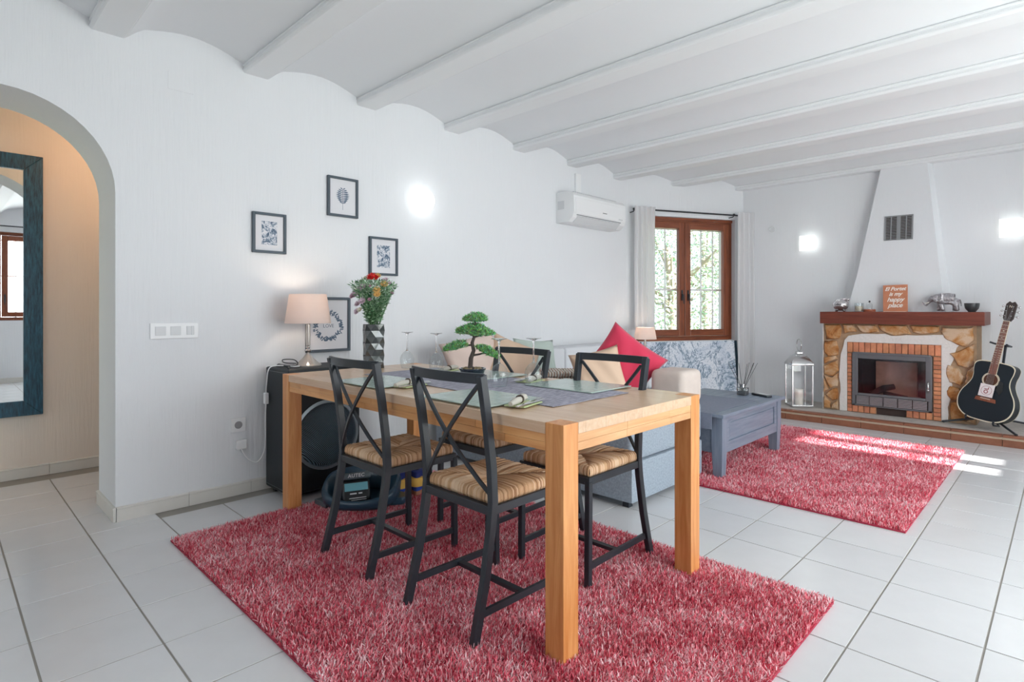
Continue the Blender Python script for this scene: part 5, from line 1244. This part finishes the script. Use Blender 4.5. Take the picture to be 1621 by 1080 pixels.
def disc(r_, y, c, n=30): return MB().prism([(c[0]+r_*math.cos(2*math.pi*k/n), c[1]+r_*math.sin(2*math.pi*k/n)) for k in range(n)], y, y+.0008, 'y')
disc(.062,-.0034,(0,.352)).build('rosette', M_bind, gt, M=GM); disc(.057,-.0040,(0,.352)).build('rosette_ring', M_gb, gt, M=GM); disc(.055,-.0046,(0,.352)).build('rosette_inner', M_bind, gt, M=GM); disc(.05,-.0052,(0,.352)).build('sound_hole', mat('hole_brown', rgb(84,50,34), .8), gt, M=GM)
MB().add([(.03,-.0045,.30),(.085,-.0045,.24),(.10,-.0045,.28),(.09,-.0045,.345),(.06,-.0045,.36),(.055,-.0045,.31)],[(0,1,2,3,4,5)]).build('pickguard', mat('pickguard_black', rgb(12,16,20), .15), gt, M=GM, recalc=False)
MB().prism([(-.075,.165),(.075,.165),(.07,.195),(.02,.200),(-.02,.200),(-.07,.195)], -.011, -.002, 'y').build('bridge', M_rose, gt, bevel=.002, M=GM)
MB().box(-.035,.035,-.014,-.010,.186,.190).build('saddle', M_bind, gt, M=GM)
nk = MB().prism([(-.028,.40),(.028,.40),(.0215,.86),(-.0215,.86)], -.010, -.002, 'y').build('fretboard', M_rose, gt, M=GM)
MB().prism([(-.0295,.40),(-.027,.40),(-.0205,.86),(-.0225,.86)], -.0095, .0, 'y').prism([(.0295,.40),(.027,.40),(.0205,.86),(.0225,.86)], -.0095, .0, 'y').build('neck_binding', M_bind, gt, M=GM)
MB().tube([(0,.008,.49),(0,.008,.86)], [.023,.018], 10).build('neck', M_rose, gt, smooth=True, M=GM)
for k in range(15):
    z = .86-.63*(1-2**(-(k+1)/12)); MB().box(-.026,.026,-.0118,-.009,z-.0012,z+.0012).build('fret', M_bind, nk, M=GM)
for z in (.775,.715,.66,.61,.545): MB().box(-.005,.005,-.0112,-.0095,z-.004,z+.004).build('fret_marker', M_bind, nk, M=GM)
hs = MB().prism([(-.022,.86),(.022,.86),(.036,.885),(.038,1.005),(.018,1.03),(0,1.018),(-.018,1.03),(-.038,1.005),(-.036,.885)], .0, .016, 'y').build('headstock', mat('headstock_dark', rgb(58,44,42), .3, coat=.3), gt, bevel=.002, M=GM)
MB().box(-.023,.023,-.012,-.001,.857,.862).build('nut', M_bind, gt, M=GM)
text('headstock_mark', 'N', .028, GM @ Matrix.Translation((0,-.0012,.985)) @ Matrix.Rotation(R(90),4,'X'), M_bind, hs, 0, .0003)
for s_ in (-1, 1):
    for z in (.905,.945,.985):
        MB().tube([(s_*.036,.008,z),(s_*.052,.008,z)], .003, 6).ell((s_*.058,.008,z),(.008,.006,.010),8,6).build('tuning_peg', M_chrome, hs, smooth=True, M=GM)
        MB().tube([(s_*.022,.0,z),(s_*.022,-.010,z)], .004, 8).build('string_post', M_chrome, hs, smooth=True, M=GM)
for k in range(6):
    x = -.019+.0076*k; MB().tube([(x*1.35,-.0145,.188),(x*.9,-.0135,.860),((-1 if k < 3 else 1)*.022,-.006,(.905,.945,.985)[k if k < 3 else 5-k])], .0007, 4).build('string', M_chrome, gt, M=GM)
cd_ = wthing('paper_card', 'white square card with a red OL in rings tucked under the guitar strings', 'card', (0,0,0))
CMg = Matrix.Translation((6.18, .535, HZ+.075)) @ GM
MB().box(-.055,.048,-.0175,-.016,.205,.31).build('card', mat('white_card', rgb(232,226,226), .6), cd_, M=CMg)
Mrd = mat('dark_red_ink', rgb(140,40,52), .6)
MB().tube([(-.004+.038*math.cos(R(a)), -.0178, .257+.038*math.sin(R(a))) for a in range(0,360,15)], .0012, 5, True).build('printed_ring', Mrd, cd_, M=CMg)
text('printed_letters', 'OL', .042, CMg @ Matrix.Translation((-.004,-.0182,.257)) @ Matrix.Rotation(R(90),4,'X') @ Matrix.Rotation(R(90),4,'Z'), Mrd, cd_, 0, .0003, 1, .0008)
# stand
gs = wthing('guitar_stand', 'black tubular tripod guitar stand holding the guitar on the hearth', 'stand', (6.46, .46, HZ))
def GP(x, y, z): return Matrix.Translation((6.18,.535,HZ+.075)) @ GM @ Vector((x,y,z))
hub = GP(0,.17,.03); hub.z = HZ+.11
top_ = GP(0,.085,.66)
foots = [(6.33,.80,HZ+.010),(6.045,.30,HZ+.010),(6.68,.24,HZ+.010)]
MB().tube([tuple(hub), tuple(GP(0,.15,.4)), tuple(top_)], .010, 8).build('upright', M_black, gs, smooth=True)
for f_ in foots: MB().tube([tuple(hub+Vector((0,0,-.02))), f_], .009, 8).ell(f_, (.013,.013,.010), 8, 6).build('leg', M_black, gs, smooth=True)
for s_ in (-1,1): MB().tube([tuple(hub+Vector((0,0,.01))), tuple(GP(s_*.10,.09,-.012)), tuple(GP(s_*.10,.0,-.012)), tuple(GP(s_*.10,-.016,.0)), tuple(GP(s_*.10,-.018,.02))], .008, 8).build('support_arm', M_black, gs, smooth=True)
MB().tube([tuple(top_), tuple(GP(.045,.07,.66)), tuple(GP(.05,.0,.66)), tuple(GP(.05,-.02,.662))], .008, 8).tube([tuple(top_), tuple(GP(-.045,.07,.66)), tuple(GP(-.05,.0,.66)), tuple(GP(-.075,-.01,.665))], .008, 8).build('neck_yoke', M_black, gs, smooth=True)
MB().ell(tuple(hub), (.02,.02,.026), 10, 8).build('hub', M_black, gs, smooth=True)

# ---- appliance and shoes under the table
FR = Matrix.Translation((1.680, 2.815, .018)) @ Matrix.Rotation(FC, 4, 'Z')        # local x = right, y = away, z up
ap = wthing('exercise_machine', 'dark blue-black plastic machine with pale blue display in a curved tray under the table', 'machine', (1.68, 2.815, 0))
M_tray = mat('dark_teal_plastic', rgb(44,74,94), .35, bump=.2, bscale=(60,60,60), coat=.2)
M_blk = mat('matt_black_plastic', rgb(26,31,36), .4); M_gr = mat('dark_grey_plastic', rgb(92,104,110), .35)
vs = []; fs = []; n = 40; rings = [(.62,.0,1),(.86,.012,1),(1.0,.045,1),(1.04,.085,1),(1.0,.110,1),(.93,.112,1),(.86,.090,1),(.72,.05,1),(.60,.045,1)]
for (s_, z, _) in rings:
    for k in range(n):
        a = 2*math.pi*k/n; ca, sa = math.cos(a), math.sin(a); rr_ = (abs(ca)**2.6+abs(sa)**2.6)**(-1/2.6)
        vs.append((.205*s_*rr_*ca, .165*s_*rr_*sa, z*(1 if sa > 0 else 1-.45*abs(sa)) + (.055*sa*(z > .05) if sa > 0 else 0)+.02*ca*ca*(z > .06)))
fs = [(i*n+k, i*n+(k+1)%n, (i+1)*n+(k+1)%n, (i+1)*n+k) for i in range(len(rings)-1) for k in range(n)] + [tuple(reversed(range(n))), tuple((len(rings)-1)*n+k for k in range(n))]
MB().add(vs, fs).build('curved_tray', M_tray, ap, smooth=60, M=FR)
A2 = FR @ Matrix.Translation((-.02,-.055,.022)) @ Matrix.Rotation(R(24),4,'Z') @ Matrix.Rotation(R(-22),4,'X')
MB().box(-.075,.075,-.05,.09,.0,.115).build('motor_housing', M_blk, ap, bevel=.014, seg=3, smooth=40, M=A2)
MB().box(-.085,.085,-.066,.10,.118,.155).build('lid', M_gr, ap, bevel=.020, seg=4, smooth=50, M=A2)
MB().box(-.062,.062,-.0535,-.049,.058,.100).build('display', mat('pale_blue_display', rgb(120,186,200), .3), ap, bevel=.002, M=A2)
MB().box(-.035,.0,-.052,-.049,.040,.047).box(.01,.03,-.052,-.049,.040,.047).box(-.04,.05,-.052,-.049,.018,.022).box(-.03,.05,-.052,-.049,.008,.011).build('control_marks', M_whiteg, ap, M=A2)
text('lettering', 'AUTEC', .026, A2 @ Matrix.Translation((.0,-.0672,.136)) @ Matrix.Rotation(R(90),4,'X'), M_whiteg, ap, .1, .0006, 1.1, .0006)
MB().box(-.045,-.012,.02,.05,.1545,.1562).box(-.008,.008,.0,.014,.1545,.1562).build('sticker', M_whiteg, ap, M=A2)
B2 = FR @ Matrix.Translation((.09,.02,.0)) @ Matrix.Rotation(R(-14),4,'Z')
MB().prism([(-.02,.165),(.09,.150),(.15,.13),(.155,.145),(.09,.172),(-.02,.185)], .02, .12, 'y').build('top_cover', M_gr, ap, bevel=.004, M=FR @ Matrix.Translation((.0,.05,.02)))
MB().prism([(-.26,-.02),(-.17,-.10),(-.13,-.02),(-.19,.07)], .004, .03, 'z').build('side_pad', M_gr, ap, bevel=.006, M=FR)
MB().prism([(.14,-.07),(.235,-.05),(.27,.005),(.21,.08),(.15,.07)], .006, .045, 'z').build('side_pad', M_tray, ap, bevel=.012, seg=3, M=FR)
M_navy = mat('cobalt_textile', rgb(28,44,112), .7, bump=.3, bscale=(160,160,160)); M_yel = mat('yellow_suede', rgb(230,186,92), .8); M_gum = mat('gum_sole', rgb(176,124,96), .7); M_lin = mat('shoe_lining', rgb(24,26,44), .9)
M_blueband = mat('blue_midsole', rgb(34,74,168), .6)
def shoe_prof(z, y):
    return 0
def shoe(x, y, label):
    s = thing('trainer_shoe', label, 'shoe', (x, y, .018), FC+R(6), 'pair of blue and yellow trainers')
    foot = lambda k, w_: [(w_*(.036+.012*math.sin(math.pi*u)**1)*math.cos(a) if False else 0,0) for u in ()]
    def ring(sc, z, hx=0, l0=-.0, l1=.27):
        out = []
        for k in range(24):
            a = 2*math.pi*k/24; ca, sa = math.cos(a), math.sin(a); yy_ = (l0+l1)/2+(l1-l0)/2*sa; t_ = (sa+1)/2
            wdt = (.034+.014*math.sin(math.pi*min(1,t_*.9)))*sc; out.append((ca*wdt*(1+.0*t_), yy_, z))
        return out
    def loft(name, rr_, M_):
        vs = [p for r_ in rr_ for p in r_]; n = 24; m = len(rr_)
        MB().add(vs, [(i*n+k, i*n+(k+1)%n, (i+1)*n+(k+1)%n, (i+1)*n+k) for i in range(m-1) for k in range(n)]+[tuple(reversed(range(n))), tuple((m-1)*n+k for k in range(n))]).build(name, M_, s, smooth=50)
    loft('sole', [ring(1.08,.0,0,-.006,.276), ring(1.1,.006,0,-.008,.278), ring(1.08,.026,0,-.004,.274)], M_gum)
    loft('midsole_band', [ring(1.03,.026), ring(1.03,.050)], M_blueband)
    def up(z, sc, l1): return ring(sc, z, 0, .002, l1)
    loft('upper', [up(.050,1.0,.268), up(.068,.97,.262), up(.085,.86,.225), up(.100,.78,.170), up(.120,.74,.125), up(.134,.76,.110)], M_navy)
    loft('heel_counter', [ring(1.05,.051,0,-.002,.10), ring(1.03,.075,0,-.003,.085), ring(.92,.102,0,-.002,.05)], M_yel)
    loft('collar', [ring(.80,.126,0,-.001,.113), ring(.86,.138,0,-.005,.117), ring(.72,.143,0,.006,.105)], M_navy)
    MB().ell((0,.055,.140), (.020,.042,.005), 16, 6).build('lining', M_lin, s, smooth=True)
    for k in range(4): MB().tube([(-.018,.135+.02*k,.103-.009*k),(0,.137+.02*k,.110-.009*k),(.018,.135+.02*k,.103-.009*k)], .0022, 6).build('lace', M_whiteg, s, smooth=True)
shoe(1.868, 2.735, 'blue and yellow trainer standing heel outwards next to the machine tray')
shoe(1.965, 2.700, 'blue and yellow trainer standing heel outwards, the one farther from the tray')

# ================================================================== OUTSIDE
q = random.Random(5)
def tree(name, x, y, h, rad, n, label, tone, seed):
    q = random.Random(seed); t_ = wthing(name, label, 'tree', (x, y, -.13), 'trees outside the window')
    mb = MB().tube([(x,y,-.13),(x+.1,y+.05,h*.35),(x-.05,y+.1,h*.7)], [.14,.10,.05], 8)
    for k in range(9): a = k*.9; mb.tube([(x+.05,y+.05,h*.25+.07*k*h/2),(x+rad*.6*math.cos(a),y+rad*.6*math.sin(a),h*.45+.08*k*h/2)], [.05,.015], 6)
    mb.build('trunk', M_bark2, t_, smooth=True); items = []
    bl = [(x+rad*.75*math.cos(a)*q.uniform(.2,1), y+rad*.75*math.sin(a)*q.uniform(.2,1), h*q.uniform(.22,1), rad*q.uniform(.25,.5)) for a in [q.uniform(0,6.28) for _ in range(34)]]
    for k in range(n):
        c = q.choice(bl); d = Vector((q.gauss(0,1),q.gauss(0,1),q.gauss(0,1))).normalized()*c[3]*q.uniform(.5,1.05)
        items.append((Vector(c[:3])+d, (q.uniform(-1,1),q.uniform(-1,1),q.uniform(-.6,.8)), q.uniform(.05,.11), q.uniform(.02,.04)))
    leafmesh('foliage', items, t_, lambda q_: [v*q_.uniform(.75,1.15) for v in tone], seed)['kind'] = 'stuff'
M_bark2 = mat('grey_bark', rgb(170,160,146), .9)  # bark and leaf tones paled: outdoor overexposure put into the colour
tree('garden_tree', 9.2, 5.0, 3.2, 1.5, 7000, 'leafy pale tree outside, seen through the left window sash', lin((.74,.82,.76)), 1)
tree('garden_tree', 10.4, 3.9, 3.4, 1.5, 7000, 'leafy pale green tree outside the window, seen through the right sash', lin((.76,.83,.78)), 2)
tree('garden_tree', 12.6, 6.0, 4.6, 2.4, 8000, 'taller leafy tree farther back in the garden, between the two nearer trees', lin((.70,.79,.74)), 3)
M_far = mat('garden_wall', rgb(226,222,214), .9)
struct(box('wall_garden', M_far, -4, 10, -9.2, -9.0, -.13, 1.3))
